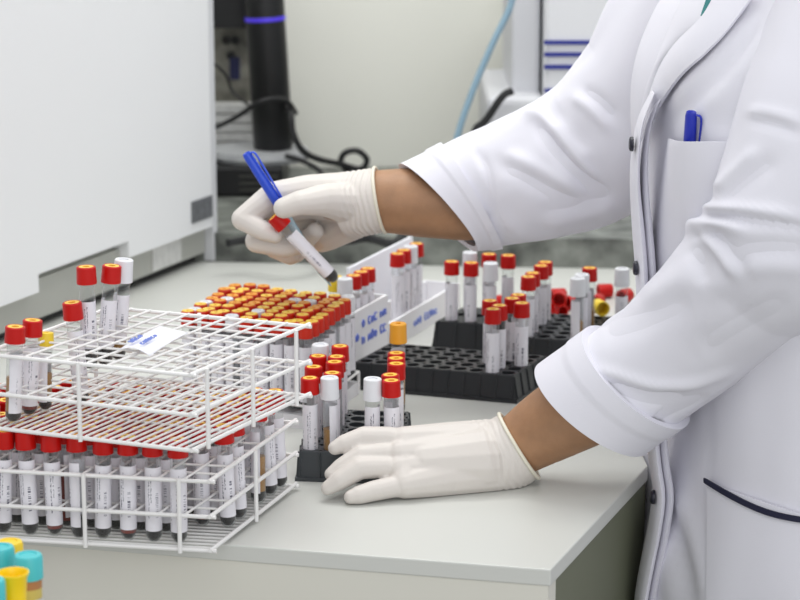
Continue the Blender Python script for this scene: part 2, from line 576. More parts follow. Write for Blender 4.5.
ft = MB().box(((f0.x+f1.x)/2-ox, -0.02, (f0.z)/2-0.018), (f1.x-f0.x, 0.28, f0.z-0.036)).build('plinth_or_shadow', M_['lgrey'], eq, smooth=False)
bevel(ft, 0.01, 3)
bh = MB().tube(resample([D(506, -30, 2.80), D(512, 0, 2.80), D(492, 45, 2.80), D(473, 90, 2.80), D(456, 142, 2.80), D(450, 190, 2.80), U(452, 236, 0.042)], [(0,)]*7, 50)[0], 0.0042, 10).build('hose', M_['hose'])
tag(bh, 'thin pale blue hose hanging in front of the back wall', 'hose')
cable([D(512, 91, YE-0.035), D(502, 97, YE-0.04), D(486, 120, YE-0.04), D(474, 134, YE-0.04), D(470, 180, YE-0.04), U(468, 230, zc)], 0.005, 'black cable running down beside the white striped machine')


# ------------------------------------------------------------------ tubes
def tube_meshes():
    K = {}

    def me(key, mb, mats):
        o = mb.build(key, mats)
        K[key] = o.data
        bpy.data.objects.remove(o)
    R = 0.0062
    g = MB()
    g.lathe([(0.0012, 0.0), (0.0038, 0.0012), (0.0056, 0.0036), (R, 0.0066), (R, 0.076)], 18, cap=False)
    me('glass', g, M_['glass'])
    for nm, zs in (('mixed', (0.0015, 0.011, 0.04)), ('dark', (0.0006, 0.013, 0.017)), ('blood', (0.0015, 0.004, 0.046))):
        g = MB()
        r = 0.0060
        g.lathe([(0.0008, zs[0]), (0.0034, zs[0]+0.001), (r, zs[0]+0.005), (r, max(zs[1], zs[0]+0.0055))], 14, mi=0)
        g.lathe([(r, max(zs[1], zs[0]+0.0055)+0.0002), (r, zs[2])], 14, mi=1)
        me('fill_'+nm, g, [M_['clot'], {'mixed': M_['serum'], 'dark': M_['clot'], 'blood': M_['bloodred']}[nm]])
    # label: 300 degrees of a cylinder with UV
    for key, z0, z1 in (('label', 0.0100, 0.061), ('label_short', 0.018, 0.056)):
        bm = bmesh.new()
        uvl = bm.loops.layers.uv.new('UVMap')
        n = 20
        cols = []
        for i in range(n+1):
            a = math.radians(-125 + 250*i/n) - PI/2
            cols.append([bm.verts.new((0.00645*math.cos(a), 0.00645*math.sin(a), z)) for z in (z0, z1)])
        for i in range(n):
            f = bm.faces.new((cols[i][0], cols[i+1][0], cols[i+1][1], cols[i][1]))
            for l, (u, v) in zip(f.loops, ((i/n, 0), ((i+1)/n, 0), ((i+1)/n, 1), (i/n, 1))):
                l[uvl].uv = (u, v)
        m_ = bpy.data.meshes.new(key)
        bm.to_mesh(m_)
        bm.free()
        m_.materials.append(M_['label'])
        m_.shade_smooth()
        K[key] = m_

    def cap(key, m, rb, rt, hh, z0=0.0672):
        g = MB()
        g.lathe([(0.0064, z0), (rb, z0), (rb*1.01, z0+0.001), (rt*1.01, z0+hh*0.55), (rt, z0+hh-0.0008), (rt-0.0008, z0+hh), (rt-0.0018, z0+hh), (rt-0.0019, z0+hh-0.0012), (0.001, z0+hh-0.0012)], 22)
        me(key, g, m)

    def stopper(key, m, m2, ro, ri, z):
        g = MB()
        g.lathe([(ri, z-0.003), (ri, z), (ro, z), (ro, z-0.0012)], 18, mi=0, cap=False)
        g.lathe([(0.0004, z-0.0029), (ri, z-0.003)], 18, mi=1, cap=False)
        me(key, g, [m, m2])
    cap('cap_red', M_['red'], 0.0080, 0.0077, 0.0138, 0.0699)
    stopper('stop_red', M_['yellow'], M_['hole'], 0.0062, 0.0030, 0.0672+0.0165-0.0001)
    cap('cap_small', M_['redo'], 0.0067, 0.0064, 0.0132, 0.0690)
    stopper('stop_small', M_['orange'], M_['yellow'], 0.0056, 0.0018, 0.0672+0.0150+0.0006)
    stopper('stop_smally', M_['yellow'], M_['orange'], 0.0056, 0.0018, 0.0672+0.0150+0.0006)
    cap('cap_white', M_['whitecap'], 0.0080, 0.0076, 0.0185, 0.0662)
    stopper('stop_white', M_['whitecap'], M_['greyhole'], 0.0060, 0.0042, 0.0672+0.0175-0.0002)
    cap('cap_smallwhite', M_['whitecap'], 0.0067, 0.0064, 0.0150)
    stopper('stop_smallwhite', M_['whitecap'], M_['greyhole'], 0.0050, 0.0030, 0.0672+0.0150-0.0002)
    cap('cap_amber', M_['amber'], 0.0078, 0.0074, 0.0175)
    stopper('stop_amber', M_['amber'], M_['hole'], 0.0056, 0.0026, 0.0672+0.0175-0.0002)
    cap('cap_yellow', M_['ycap'], 0.0074, 0.0071, 0.015)
    stopper('stop_yellow', M_['ycap'], M_['orange'], 0.0056, 0.0026, 0.0672+0.015-0.0002)
    return K


TM = tube_meshes()
CAPS = {'red': ('cap_red', 'stop_red'), 'small': ('cap_small', 'stop_small'), 'smally': ('cap_small', 'stop_smally'), 'white': ('cap_white', 'stop_white'),
        'smallwhite': ('cap_smallwhite', 'stop_smallwhite'), 'amber': ('cap_amber', 'stop_amber'), 'yellow': ('cap_yellow', 'stop_yellow')}


def tube(loc, cap, label, group, fill='mixed', tilt=(0, 0), rz=None, lab='label', rot=None):
    """one stoppered tube standing on loc; label seam turned by rz"""
    rz = random.uniform(-1.0, 1.0) if rz is None else rz
    if group and rot is None and random.random() < 0.22:   # now and then the open side of the label shows the sample
        rz = random.choice((-1, 1))*random.uniform(1.7, 2.3)
    o = bpy.data.objects.new('blood_tube', None)
    o.empty_display_size = 0.01
    COL.objects.link(o)
    tag(o, label, 'tube', group)
    if rot is not None:
        o.rotation_euler = rot
    else:
        o.rotation_euler = (Matrix.Rotation(tilt[0], 3, 'X') @ Matrix.Rotation(tilt[1], 3, 'Y') @ Matrix.Rotation(rz, 3, 'Z')).to_euler()
    o.location = loc

    def part(n, k, par):
        p = bpy.data.objects.new(n, TM[k])
        COL.objects.link(p)
        p.parent = par
        return p
    part('glass_tube', 'glass', o)
    if fill:
        part('blood_sample', 'fill_'+fill, o)
    if lab:
        part('label', lab, o)
    c_ = part('cap', CAPS[cap][0], o)
    part('stopper', CAPS[cap][1], c_)
    return o


# ------------------------------------------------------------------ wire racks
def wire_rack(name, label, C, a, b, W, levels, posts, wire=0.0010, rail=0.0017, z0=0.0, group=None):
    """C front right base corner, a unit vector along the front to the left, b vector along the right side (full depth).
    levels: (z, step along a or None, step along b or None) ; posts: (t along front or side, which edge)"""
    root = thing(name, label, 'rack', (C.x, C.y, z0), group=group)
    A = a.normalized()
    Bn = b.normalized()
    Dp = b.length
    top = levels[-1][0]
    for i, (z, sa, sb) in enumerate(levels):
        g = MB()
        nm = 'base_grid' if i == 0 else ('top_grid' if i == len(levels)-1 else 'middle_grid')
        cn = [Vector((0, 0, z)), A*W + Vector((0, 0, z)), A*W + b + Vector((0, 0, z)), b + Vector((0, 0, z))]
        e = 0.0035
        g.tube([cn[0]-A*e, cn[1]], rail, 8)
        g.tube([cn[3]-A*e, cn[2]], rail, 8)
        g.tube([cn[0]-Bn*e+Vector((0, 0, 0.0012)), cn[3]+Bn*e+Vector((0, 0, 0.0012))], rail, 8)
        g.tube([cn[1]-Bn*e+Vector((0, 0, 0.0012)), cn[2]+Bn*e+Vector((0, 0, 0.0012))], rail, 8)
        if sa:      # wires running along b, spaced along a
            n = max(1, round(W/sa))
            for k in range(1, n):
                p = A*(W*k/n) + Vector((0, 0, z+0.0014))
                jt = random.uniform(-1, 1)*0.0009
                g.tube([p, p+b*0.5+A*jt+Vector((0, 0, -0.0006)), p+b], wire, 6)
        if sb:
            n = max(1, round(Dp/sb))
            for k in range(1, n):
                p = b*(k/n) + Vector((0, 0, z-0.0004))
                jt = random.uniform(-1, 1)*0.0009
                g.tube([p, p+A*(W*.5)+Bn*jt, p+A*W], wire, 6)
        g.build(nm, M_['wire'], root)
    for t, edge in posts:
        p = {'front': A*t - Bn*0.0026, 'back': A*t + b + Bn*0.0026, 'right': Bn*t - A*0.0026, 'left': Bn*t + A*(W+0.0026)}[edge]
        MB().tube([p + Vector((0, 0, -0.002)), p + Vector((0, 0, top+0.002))], rail, 8).build('post', M_['wire'], root)
    return root


# lower rack, its front hanging over the worktop's edge
LC = U(212, 551, 0.004)
LL = U(0, 538.7, 0.004)
LB = U(295, 486, 0.004)
la = (LL-LC)
la.z = 0
lb = LB-LC
lb.z = 0
LW = la.length*1.42
la = la.normalized()
wire_rack('wire_rack', 'lower white wire rack full of red-capped tubes at the worktop edge', LC, la, lb, LW,
          [(0.0, None, 0.0078), (0.027, 0.0198, 0.0205), (0.055, 0.0198, 0.0205)],
          [(0.024, 'front'), (0.099, 'front'), (0.175, 'front'), (0.082, 'right'), (0.024, 'back'), (0.175, 'back'), (0.082, 'left')], z0=0.004)
# its tubes sit in the 0.0198 x 0.0205 cells
na = round(LW/0.0198)
nb = round(lb.length/0.0205)
ca, cb = LW/na, lb.length/nb
lbn = lb.normalized()
empty = {(0, 0), (0, 1), (1, 1), (0, 4)}
for j in range(nb):
    for i in range(na):
        if (i, j) in empty:
            continue
        p = LC + la*((i+0.5)*ca) + lbn*((j+0.5)*cb)
        p.z = 0.0052
        rr = random.random()
        tl = (random.uniform(-0.035, 0.035), random.uniform(-0.05, 0.05))
        p -= Vector((tl[1], -tl[0], 0))*0.035
        fill = 'mixed' if rr < 0.45 else ('dark' if rr < 0.8 else 'blood')
        if j == 0:
            fill = 'dark' if i % 3 else 'blood'
        row = 'front row' if j == 0 else ('back row' if j == nb-1 else ORD[j]+' row')
        colm = 'rightmost' if i == 0 else '%s from right' % ORD[i]
        tube(p, 'red', 'red-capped tube in the lower wire rack, %s, %s' % (row, colm), 'red-capped tubes in the lower wire rack', fill, tl,
             rz=random.uniform(-0.9, 0.9) if j else random.uniform(-0.5, 0.35))

# upper rack resting on the caps of the lower tubes
UZ = 0.0905
UC = U(194, 451, UZ)
ULf = U(0, 428.5, UZ)
UBk = U(308, 396, UZ)
ua = ULf-UC
ua.z = 0
ub = UBk-UC
ub.z = 0
UW = 0.176
ua = ua.normalized()
wire_rack('wire_rack', 'upper white wire rack with a paper slip on top, stacked on the caps', UC, ua, ub, UW,
          [(0.0, 0.0071, 0.052), (0.0275, 0.0182, 0.0182), (0.058, 0.0182, 0.0182)],
          [(0.094, 'front'), (0.016, 'right'), (0.082, 'right'), (0.150, 'right'), (0.098, 'back'), (0.016, 'left'), (0.15, 'left')], z0=UZ)
G_L = 'tubes in the left front corner of the upper wire rack'
zU = UZ+0.0026
ubn = ub.normalized()


def in_rack(t, s):
    p = UC + ua*t + ubn*s
    p.z = zU
    return p


def on_base(px, py):
    return U(px, py, zU)


lt = tube(on_base(13, 423), 'red', 'nearest red-capped tube with orange serum at the left picture edge', G_L, 'mixed', (0.0, 0.06), rz=1.75)
lu = tube(on_base(29, 416), 'red', 'red-capped tube just behind the one with orange serum, left edge', G_L, 'blood', (-0.02, 0.07), rz=0.3)
yt = tube(on_base(45, 411), 'yellow', 'yellow-capped tube behind two red-capped ones at the left edge', G_L, 'mixed', (-0.12, 0.03), rz=0.2)
yt.scale = (0.85, 0.85, 0.76)
lt.scale = lu.scale = (1, 1, 0.92)
G_B = 'tubes standing in the back corner of the upper wire rack'
tube(in_rack(0.145, 0.078), 'red', 'tilted red-capped tube poking just above the upper wire rack', G_B, 'dark', (0.03, -0.06), rz=0.4)
for px, py, cp, tl, lb_, fl, rz in ((86, 266, 'red', (0.0, -0.01), 'upright red-capped tube with a clear neck behind the upper wire rack', 'dark', 0.1),
                                   (112, 265, 'red', (0.0, 0.1), 'red-capped tube leaning right between a red and a white-capped tube', 'dark', -0.2),
                                   (124, 260, 'white', (0.0, 0.09), 'white-capped tube at the back corner of the upper wire rack', 'mixed', -0.3)):
    ax = Matrix.Rotation(tl[0], 3, 'X') @ Matrix.Rotation(tl[1], 3, 'Y') @ Vector((0, 0, 0.084))
    yy = {86: 1.775, 112: 1.79, 124: 1.806}[px]
    top = D(px, py, yy)
    tube(Vector((top.x, top.y, top.z)) - ax, cp, lb_, G_B, fl, tl, rz, lab='label_short')

# paper slip on the upper rack, curling at the near end
zp = UZ+0.058+0.0036
pc_ = [U(118, 350, zp), U(150, 356, zp), U(188, 333, zp), U(160, 326, zp)]
pap = MB()
nx, ny = 6, 10
gr = []
for i in range(nx+1):
    r_ = []
    for j in range(ny+1):
        u, v = i/nx, j/ny
        p = (pc_[0]*(1-u)+pc_[1]*u)*(1-v) + (pc_[3]*(1-u)+pc_[2]*u)*v
        p = p + Vector((0, 0, 0.004*math.sin(PI*u)*(1-v)**1.5 + 0.0012*math.sin(3*v)))
        r_.append(p)
    gr.append(r_)
PAP = gr
vv = [[pap.b.verts.new(p) for p in r_] for r_ in gr]
for i in range(nx):
    for j in range(ny):
        pap.face((vv[i][j], vv[i+1][j], vv[i+1][j+1], vv[i][j+1]))
slip = pap.build('paper_slip', M_['paper'])
sd = slip.modifiers.new('thick', 'SOLIDIFY')
sd.thickness = 0.0003
sd.offset = -1
bake(slip)
tag(slip, 'white paper slip with blue handwriting lying on the upper wire rack', 'paper')


def scribble(origin, ex, ey, width, height, n, seed, r=0.0005, nrm=None, blanks=()):
    """hand-written strokes: loops and zigzags along ex"""
    rnd = random.Random(seed)
    nrm = nrm or ex.cross(ey).normalized()
    g = MB()
    for k in range(n):
        if k in blanks:
            continue
        x0 = width*k/n
        wd = width/n*0.8
        hgt = height*rnd.uniform(0.6, 1.0)
        kind = rnd.randrange(4)
        base = [[(0, 0), (0.1, 1), (0.45, 0.2), (0.9, 1), (1, 0)], [(0.9, 0.9), (0.2, 0.95), (0.05, 0.4), (0.3, 0.02), (0.95, 0.15)],
                [(0, 1), (0.05, 0), (0.1, 0.6), (0.8, 0.75), (0.85, 0)], [(0.5, 0.05), (0.05, 0.4), (0.45, 0.95), (0.9, 0.5), (0.5, 0.05)]][kind]
        P, _ = resample([origin + ex*(x0+wd*x) + ey*(hgt*y_) + nrm*(r*0.6) for x, y_ in base], [(0,)]*len(base), 16)
        g.tube(P, r, 5)
    return g


e1 = (pc_[2]-pc_[1]).normalized()
e2 = (pc_[0]-pc_[1]).normalized()
for s_, (fu, fv, wd, sd_) in enumerate(((0.62, 0.12, 0.030, 3), (0.40, 0.14, 0.022, 5))):
    i, j = round(fu*nx), round(fv*ny)
    g = scribble(PAP[i][j] + Vector((0, 0, 0.0022)), e1, e2, wd, 0.0055, 6, sd_, 0.00055, Vector((0, 0, 1)))
    g.build('handwriting', M_['inkpale'], slip)

# ------------------------------------------------------------------ the block of small tubes
B00, B10, B01 = U(188, 309, 0.098), U(306, 323, 0.098), U(243, 284.5, 0.098)
be1 = Vector((B10.x-B00.x, B10.y-B00.y, 0))
be2 = Vector((0.036, 0.112, 0))
NBX, NBY = 9, 9
bz = 0.014
br = thing('tube_tray', 'white tray packed with small red and orange capped tubes', 'rack', (B00.x, B00.y, 0))
c4 = [-be1*0.062-be2*0.062, be1*1.062-be2*0.062, be1*1.062+be2*1.062, -be1*0.062+be2*1.062]
MB().prism([(p.x, p.y) for p in c4], 0.0, 0.0125).build('tray_base', M_['foam'], br, smooth=False)
for hz in (0.022,):
    g = MB()
    c5 = [p + Vector((0, 0, hz)) for p in c4]
    for k in range(4):
        g.tube([c5[k], c5[(k+1) % 4]], 0.0013, 6)
    g.build('rail', M_['wire'], br)
for p in c4:
    MB().tube([p, p+Vector((0, 0, 0.0225))], 0.0016, 6).build('post', M_['wire'], br)
wh = {(6, 6): 'smallwhite', (4, 2): 'smallwhite', (3, 0): 'smallwhite', (0, 1): 'smallwhite', (1, 4): 'smallwhite', (0, 3): 'smallwhite', (5, 6): 'smallwhite', (8, 8): 'smallwhite'}
for j in range(NBY):
    for i in range(NBX):
        p = B00 + be1*(i/(NBX-1)) + be2*(j/(NBY-1))
        p.z = bz + random.uniform(-0.001, 0.002)
        cp = wh.get((i, j)) or ('smally' if (j < 3 or random.random() < 0.42) else 'small')
        col = 'white-capped' if cp == 'smallwhite' else ('yellow-topped' if cp == 'smally' else 'orange-topped')
        row = 'nearest row' if j == 0 else ('farthest row' if j == NBY-1 else ORD[j]+' row')
        tube(p, cp, '%s small tube in the packed tray, %s, %s from left' % (col, row, ORD[i]), 'small tubes packed in the white tray',
             random.choice(('mixed', 'dark')), (random.uniform(-.008, .008), random.uniform(-.008, .008)))


# ------------------------------------------------------------------ black racks
def well_rack(name, label, corner, e1, e2, n1, n2, h, hole=0.0068, m='rack', group=None, rib=True, taper=0.004):
    """block rack: corner = front left base corner, e1 along the front, e2 along the depth"""
    root = thing(name, label, 'rack', (corner.x, corner.y, 0), group=group)
    u, v = e1, e2
    g = MB()
    N = 16
    for i in range(n1):
        for j in range(n2):
            def q(x, y):
                p = u*((i+x)/n1) + v*((j+y)/n2)
                return Vector((p.x, p.y, h))
            cc = q(0.5, 0.5)
            un, vn = u.normalized(), v.normalized()
            outer, inner, low = [], [], []
            for k in range(N):
                a = 2*PI*(k+0.5)/N
                cx, sy = math.cos(a), math.sin(a)
                mx = max(abs(cx), abs(sy))
                outer.append(q(0.5+0.5*cx/mx, 0.5+0.5*sy/mx))
                p = cc + un*(hole*cx) + vn*(hole*sy)
                inner.append(p)
                low.append(Vector((p.x, p.y, 0.0032)))
            vo = [g.b.verts.new(p) for p in outer]
            vi = [g.b.verts.new(p) for p in inner]
            vl = [g.b.verts.new(p) for p in low]
            for k in range(N):
                kk = (k+1) % N
                g.face((vo[k], vo[kk], vi[kk], vi[k]))
                g.face((vi[k], vi[kk], vl[kk], vl[k]))
            g.face(vl)
    bmesh.ops.remove_doubles(g.b, verts=g.b.verts, dist=0.00002)
    g.build('well_plate', M_[m], root, angle=35)
    # skirt, wider at the foot, with a base flange
    un, vn = u.normalized(), v.normalized()
    g = MB()

    def loop(o, z):
        return [(-un*o-vn*o)+Vector((0, 0, z)), u+(un*o-vn*o)+Vector((0, 0, z)), u+v+(un*o+vn*o)+Vector((0, 0, z)), v+(-un*o+vn*o)+Vector((0, 0, z))]
    g.rings([loop(taper+0.002, 0.0), loop(taper+0.002, 0.003), loop(taper, 0.0035), loop(0.0005, h-0.001), loop(0.0, h)], cap=False)
    g.face([g.b.verts.new(p) for p in loop(taper, 0.0005)])
    g.build('skirt', M_[m], root, smooth=False)
    if rib:
        g = MB()
        for k in range(n1+1):
            for s0, sgn in ((Vector((0, 0, 0)), -1), (v, 1)):
                p = u*(k/n1) + s0
                g.tube([p + vn*sgn*(taper+0.0004) + Vector((0, 0, 0.003)), p + vn*sgn*0.0008 + Vector((0, 0, h-0.001))], 0.0010, 6)
        for k in range(n2+1):
            for s0, sgn in ((Vector((0, 0, 0)), -1), (u, 1)):
                p = v*(k/n2) + s0
                g.tube([p + un*sgn*(taper+0.0004) + Vector((0, 0, 0.003)), p + un*sgn*0.0008 + Vector((0, 0, h-0.001))], 0.0010, 6)
        g.build('ribs', M_[m], root)

    def at(i, j):
        p = corner + u*((i+0.5)/n1) + v*((j+0.5)/n2)
        return Vector((p.x, p.y, 0.0036))
    return root, at


def flat(v):
    return Vector((v.x, v.y, 0))


# small rack under the gloved hand
s0 = U(300, 480)
r1, at1 = well_rack('tube_rack', 'small charcoal tube rack held by the lowered gloved hand', s0, Vector((0.086, -0.010, 0)), Vector((0.006, 0.130, 0)), 5, 7, 0.026, 0.0072, 'rackgrey', taper=0.002)
G1 = 'tubes in the small charcoal rack'
for i, j, cp, lb_, fl in (
        (0, 0, 'red', 'front left red-capped tube in the small charcoal rack', 'dark'),
        (0, 2, 'red', 'red-capped tube second in the left row of the small charcoal rack', 'mixed'),
        (0, 4, 'red', 'red-capped tube third in the left row of the small charcoal rack', 'mixed'),
        (0, 6, 'white', 'pale white-capped tube at the back left of the small charcoal rack', 'mixed'),
        (1, 0, 'white', 'front white-capped tube beside the front left red-capped tube', 'mixed'),
        (1, 1, 'red', 'red-capped tube right behind the front white-capped tube', 'dark'),
        (1, 3, 'red', 'red-capped tube third in the second row of the small charcoal rack', 'dark'),
        (1, 4, 'red', 'red-capped tube fourth in the second row of the small charcoal rack', 'mixed'),
        (1, 6, 'red', 'red-capped tube at the back of the second row, small charcoal rack', 'mixed'),
        (3, 0, 'white', 'white-capped tube standing alone just above the lowered glove', 'mixed'),
        (4, 0, 'red', 'front right red-capped tube directly above the lowered glove', 'dark'),
        (4, 1, 'red', 'tilted red-capped tube second in the right row of the small charcoal rack', 'mixed'),
        (4, 3, 'red', 'red-capped tube third in the right row of the small charcoal rack', 'mixed'),
        (4, 4, 'red', 'red-capped tube fourth in the right row of the small charcoal rack', 'mixed'),
        (4, 5, 'red', 'red-capped tube fifth in the right row of the small charcoal rack', 'mixed'),
        (4, 6, 'amber', 'amber-capped tube sticking up behind the right row of red caps', 'mixed')):
    p = at1(i, j)
    if cp == 'amber':
        p.z += 0.021
    tube(p, cp, lb_, G1, fl, (0.0, -0.03 if (i, j) == (4, 1) else random.uniform(-.012, .012)), rz=random.uniform(-0.2, 0.6), lab='label')

# the big black rack in the middle
m0, m1 = U(355, 388), U(513, 402)
me1 = flat(m1-m0)
me2 = Vector((0.034, 0.076, 0))
r2, at2 = well_rack('tube_rack', 'big black tube rack with rows of empty wells in the middle', m0, me1, me2, 10, 5, 0.026, 0.0062)
G2 = 'tubes in the big black rack'
for i, j, cp, lb_ in ((8, 0, 'red', 'nearest red-capped tube in the big black rack'), (8, 1, 'red', 'red-capped tube right behind the nearest one in the big black rack'),
                     (7, 2, 'red', 'leftmost red-capped tube of the group in the big black rack'), (8, 3, 'red', 'red-capped tube in the middle of the group, big black rack'),
                     (8, 4, 'red', 'farthest red-capped tube of the group in the big black rack'), (9, 2, 'red', 'rightmost red-capped tube of the group in the big black rack')):
    tube(at2(i, j), cp, lb_, G2, 'mixed', rz=random.uniform(-0.7, -0.1))

# the black rack behind it
k0 = U(437, 349)
k1 = U(492, 353)
ke1 = flat(k1-k0)
ke1 = ke1.normalized()*0.062
r3, at3 = well_rack('tube_rack', 'small black tube rack behind the big one, holding six tubes', k0, ke1, Vector((0.030, 0.064, 0)), 3, 3, 0.030, 0.0072)
G3 = 'tubes in the small black rack at the back'
for i, j, cp, lb_, fl in ((0, 0, 'red', 'front left red-capped tube in the small black back rack', 'mixed'), (1, 0, 'red', 'front middle red-capped tube in the small black back rack', 'mixed'),
                         (2, 0, 'white', 'front right white-capped tube in the small black back rack', 'dark'), (0, 2, 'white', 'white-capped tube at the back left of the small black back rack', 'mixed'),
                         (1, 2, 'red', 'red-capped tube at the back middle of the small black back rack', 'mixed'), (2, 2, 'red', 'red-capped tube at the back right of the small black back rack', 'mixed')):
    p = at3(i, j)
    p.z += 0.004
    tube(p, cp, lb_, G3, fl, rz=random.uniform(-1.2, -0.6))

# the black rack at the right, half behind the sleeve
t0 = U(517, 362)
r4, at4 = well_rack('tube_rack', 'black tube rack half hidden behind the near sleeve', t0, Vector((0.098, -0.022, 0)), Vector((0.032, 0.105, 0)), 6, 6, 0.026, 0.0066)
G4 = 'tubes in the black rack by the near sleeve'
for i, j, cp, lb_ in ((0, 0, 'red', 'nearest of the red-capped tubes at the left side of the sleeve rack'), (0, 1, 'red', 'second red-capped tube back, left side of the sleeve rack'),
                     (0, 3, 'red', 'third red-capped tube back, left side of the sleeve rack'), (0, 4, 'red', 'farthest red-capped tube at the left side of the sleeve rack'),
                     (3, 0, 'white', 'nearer white-capped tube in the black rack by the sleeve'), (3, 1, 'white', 'farther white-capped tube in the black rack by the sleeve'),
                     (3, 3, 'red', 'red-capped tube behind the two white-capped ones by the sleeve')):
    tube(at4(i, j), cp, lb_, G4, 'mixed', rz=random.uniform(-0.4, 0.3))
G5 = 'single tubes behind the near sleeve'
p = at4(5, 3)
tube(p, 'white', 'translucent white-capped tube at the right of the black rack by the sleeve', G5, None, rz=0.2, lab='label_short')
# loose red caps and a yellow one lying behind the racks
def loose_cap(loc, rot, label, m='red', s=1.0):
    g = MB()
    g.lathe([(0.0062, 0), (0.0080, 0), (0.0081, 0.0012), (0.0078, 0.0155), (0.007, 0.0165), (0.0005, 0.0165)], 20, cap=False)
    g.lathe([(0.0062, 0.0001), (0.0060, 0.011), (0.0005, 0.0112)], 20, cap=False)
    o = g.build('loose_cap', M_[m], loc=loc)
    o.rotation_euler = rot
    o.scale = (s, s, s)
    return tag(o, label, 'cap', 'loose caps on the worktop')


def cap_on_side(px, py, rz, label, z=0.0085, m='red'):
    p = U(px, py, z)
    M = Matrix.Rotation(rz, 3, 'Z') @ Matrix.Rotation(PI/2, 3, 'Y')
    return loose_cap(p, M.to_euler(), label, m)


cap_on_side(547, 311, 0.9, 'red loose cap lying leftmost in the small heap')
cap_on_side(563, 312, 2.2, 'red loose cap lying rightmost in the small heap')
cap_on_side(552, 302, -0.6, 'red loose cap at the far side of the small heap')
cap_on_side(551, 296, 0.3, 'red loose cap lying on top of the small heap', 0.024)
cap_on_side(595, 303, 1.2, 'red loose cap lying just right of the white-capped pair')
cap_on_side(598, 291, 0.2, 'red loose cap lying beside the lone translucent tube')
cap_on_side(621, 297, 0.9, 'red loose cap lying at the edge of the near sleeve')
cap_on_side(489, 303, 0.4, 'red loose cap leaning behind the small black back rack')
cap_on_side(603, 309, 1.9, 'yellow loose cap lying on the black rack by the near sleeve', 0.0345, 'ycap')
cap_on_side(567, 303, 0.5, 'red loose cap at the far right of the small heap')
cap_on_side(559, 300, 1.4, 'red loose cap on top of the heap at its right side', 0.0235)

# ------------------------------------------------------------------ white polystyrene boxes with handwriting
w0 = U(351, 374)
wd = flat(U(441, 319)-w0)
WL = wd.length
wd = wd.normalized()
wn = Vector((-wd.y, wd.x, 0))                      # to the left, away from the front face


def foam_box(t0, t1, wdt, h, label):
    o = w0 + wd*t0
    root = thing('tube_box', label, 'box', (o.x, o.y, 0), math.atan2(wd.y, wd.x), 'white polystyrene boxes with blue handwriting')
    L = t1-t0
    t = 0.0035
    g = MB()
    o4 = [(0, 0), (L, 0), (L, wdt), (0, wdt)]
    i4 = [(t, t), (L-t, t), (L-t, wdt-t), (t, wdt-t)]
    vs = [[g.b.verts.new((x, y, z)) for x, y in q] for q, z in ((o4, 0), (o4, h), (i4, h), (i4, 0.006))]
    for r0, r1 in zip(vs, vs[1:]):
        for k in range(4):
            g.face((r0[k], r0[(k+1) % 4], r1[(k+1) % 4], r1[k]))
    g.face(vs[0][::-1])
    g.face(vs[3])
    g.build('box_body', M_['foam'], root, smooth=False)
    return root


WB1, WB2 = 0.098, 0.105
hb = 0.060
x1 = foam_box(0.0, WB1, 0.042, hb, 'nearer white polystyrene box with two lines of blue handwriting')
x2 = foam_box(WB2, WL+0.06, 0.042, 0.028, 'farther white polystyrene box with one line of blue handwriting')
EX, EY, NN = Vector((1, 0, 0)), Vector((0, 0, 1)), Vector((0, -1, 0))
for z, sd_, n in ((0.041, 11, 8), (0.024, 12, 8)):
    scribble(Vector((0.028, 0, z)), EX, EY, 0.064, 0.0095, n, sd_, 0.0009, NN, blanks=(1, 5)).build('handwriting', M_['ink'], x1)
scribble(Vector((0.008, 0, 0.030)), EX, EY, 0.012, 0.008, 2, 4, 0.0009, NN).build('handwriting', M_['ink'], x1)
MB().box((0.003, -0.0006, 0.034), (0.0045, 0.0012, 0.008)).build('black_mark', M_['black'], x1, smooth=False)
scribble(Vector((0.065, 0, 0.010)), EX, EY, 0.07, 0.008, 9, 21, 0.0008, NN, blanks=(3,)).build('handwriting', M_['inkpale'], x2)
fl_ = MB()
o = w0 + wd*0.135 + wn*0.052
fl_.box((0.09, 0, 0.038), (0.18, 0.004, 0.076))
flap = fl_.build('card_sheet', M_['paper'], smooth=False, loc=(o.x, o.y, 0.0))
flap.rotation_euler = (math.radians(-6), 0, math.atan2(wd.y, wd.x))
tag(flap, 'white card sheet standing upright behind the polystyrene boxes', 'sheet')
G6 = 'tubes in the polystyrene boxes'


def box_tube(t, s, cp, lb_, fl='mixed'):
    p = w0 + wd*t + wn*s
    p.z = 0.0085
    return tube(p, cp, lb_, G6, fl, (random.uniform(-.01, .01), random.uniform(-.01, .01)), rz=random.uniform(-0.2, 0.5))


box_tube(0.016, 0.012, 'white', 'white-capped tube nearest in the nearer polystyrene box')
box_tube(0.030, 0.030, 'yellow', 'yellow-capped tube behind the white-capped one, nearer polystyrene box')
box_tube(0.036, 0.012, 'red', 'red-capped tube next to the white-capped one, nearer polystyrene box')
box_tube(0.055, 0.012, 'red', 'red-capped tube third along the nearer polystyrene box')
box_tube(0.072, 0.012, 'red', 'red-capped tube farthest along the nearer polystyrene box')
for k in range(4):
    box_tube(WB2+0.046+0.0185*k, 0.011, 'white' if k == 2 else 'red', '%s tube, %s along the farther polystyrene box' % ('white-capped' if k == 2 else 'red-capped', ORD[k]))

# ------------------------------------------------------------------ sample tubes with teal lids, on a trolley at the left front
zt = -0.012
tc = thing('side_trolley', 'grey side trolley in front of the worktop, below the teal lids', 'trolley', (-0.42, 1.40, -0.9))
MB().box((0, 0, 0.9+zt-0.012), (0.36, 0.26, 0.02)).build('top_shelf', M_['bench'], tc, smooth=False)
for sx in (-1, 1):
    for sy in (-1, 1):
        MB().tube([(sx*0.15, sy*0.1, 0), (sx*0.15, sy*0.1, 0.9+zt-0.02)], 0.012).build('leg', M_['bench'], tc)


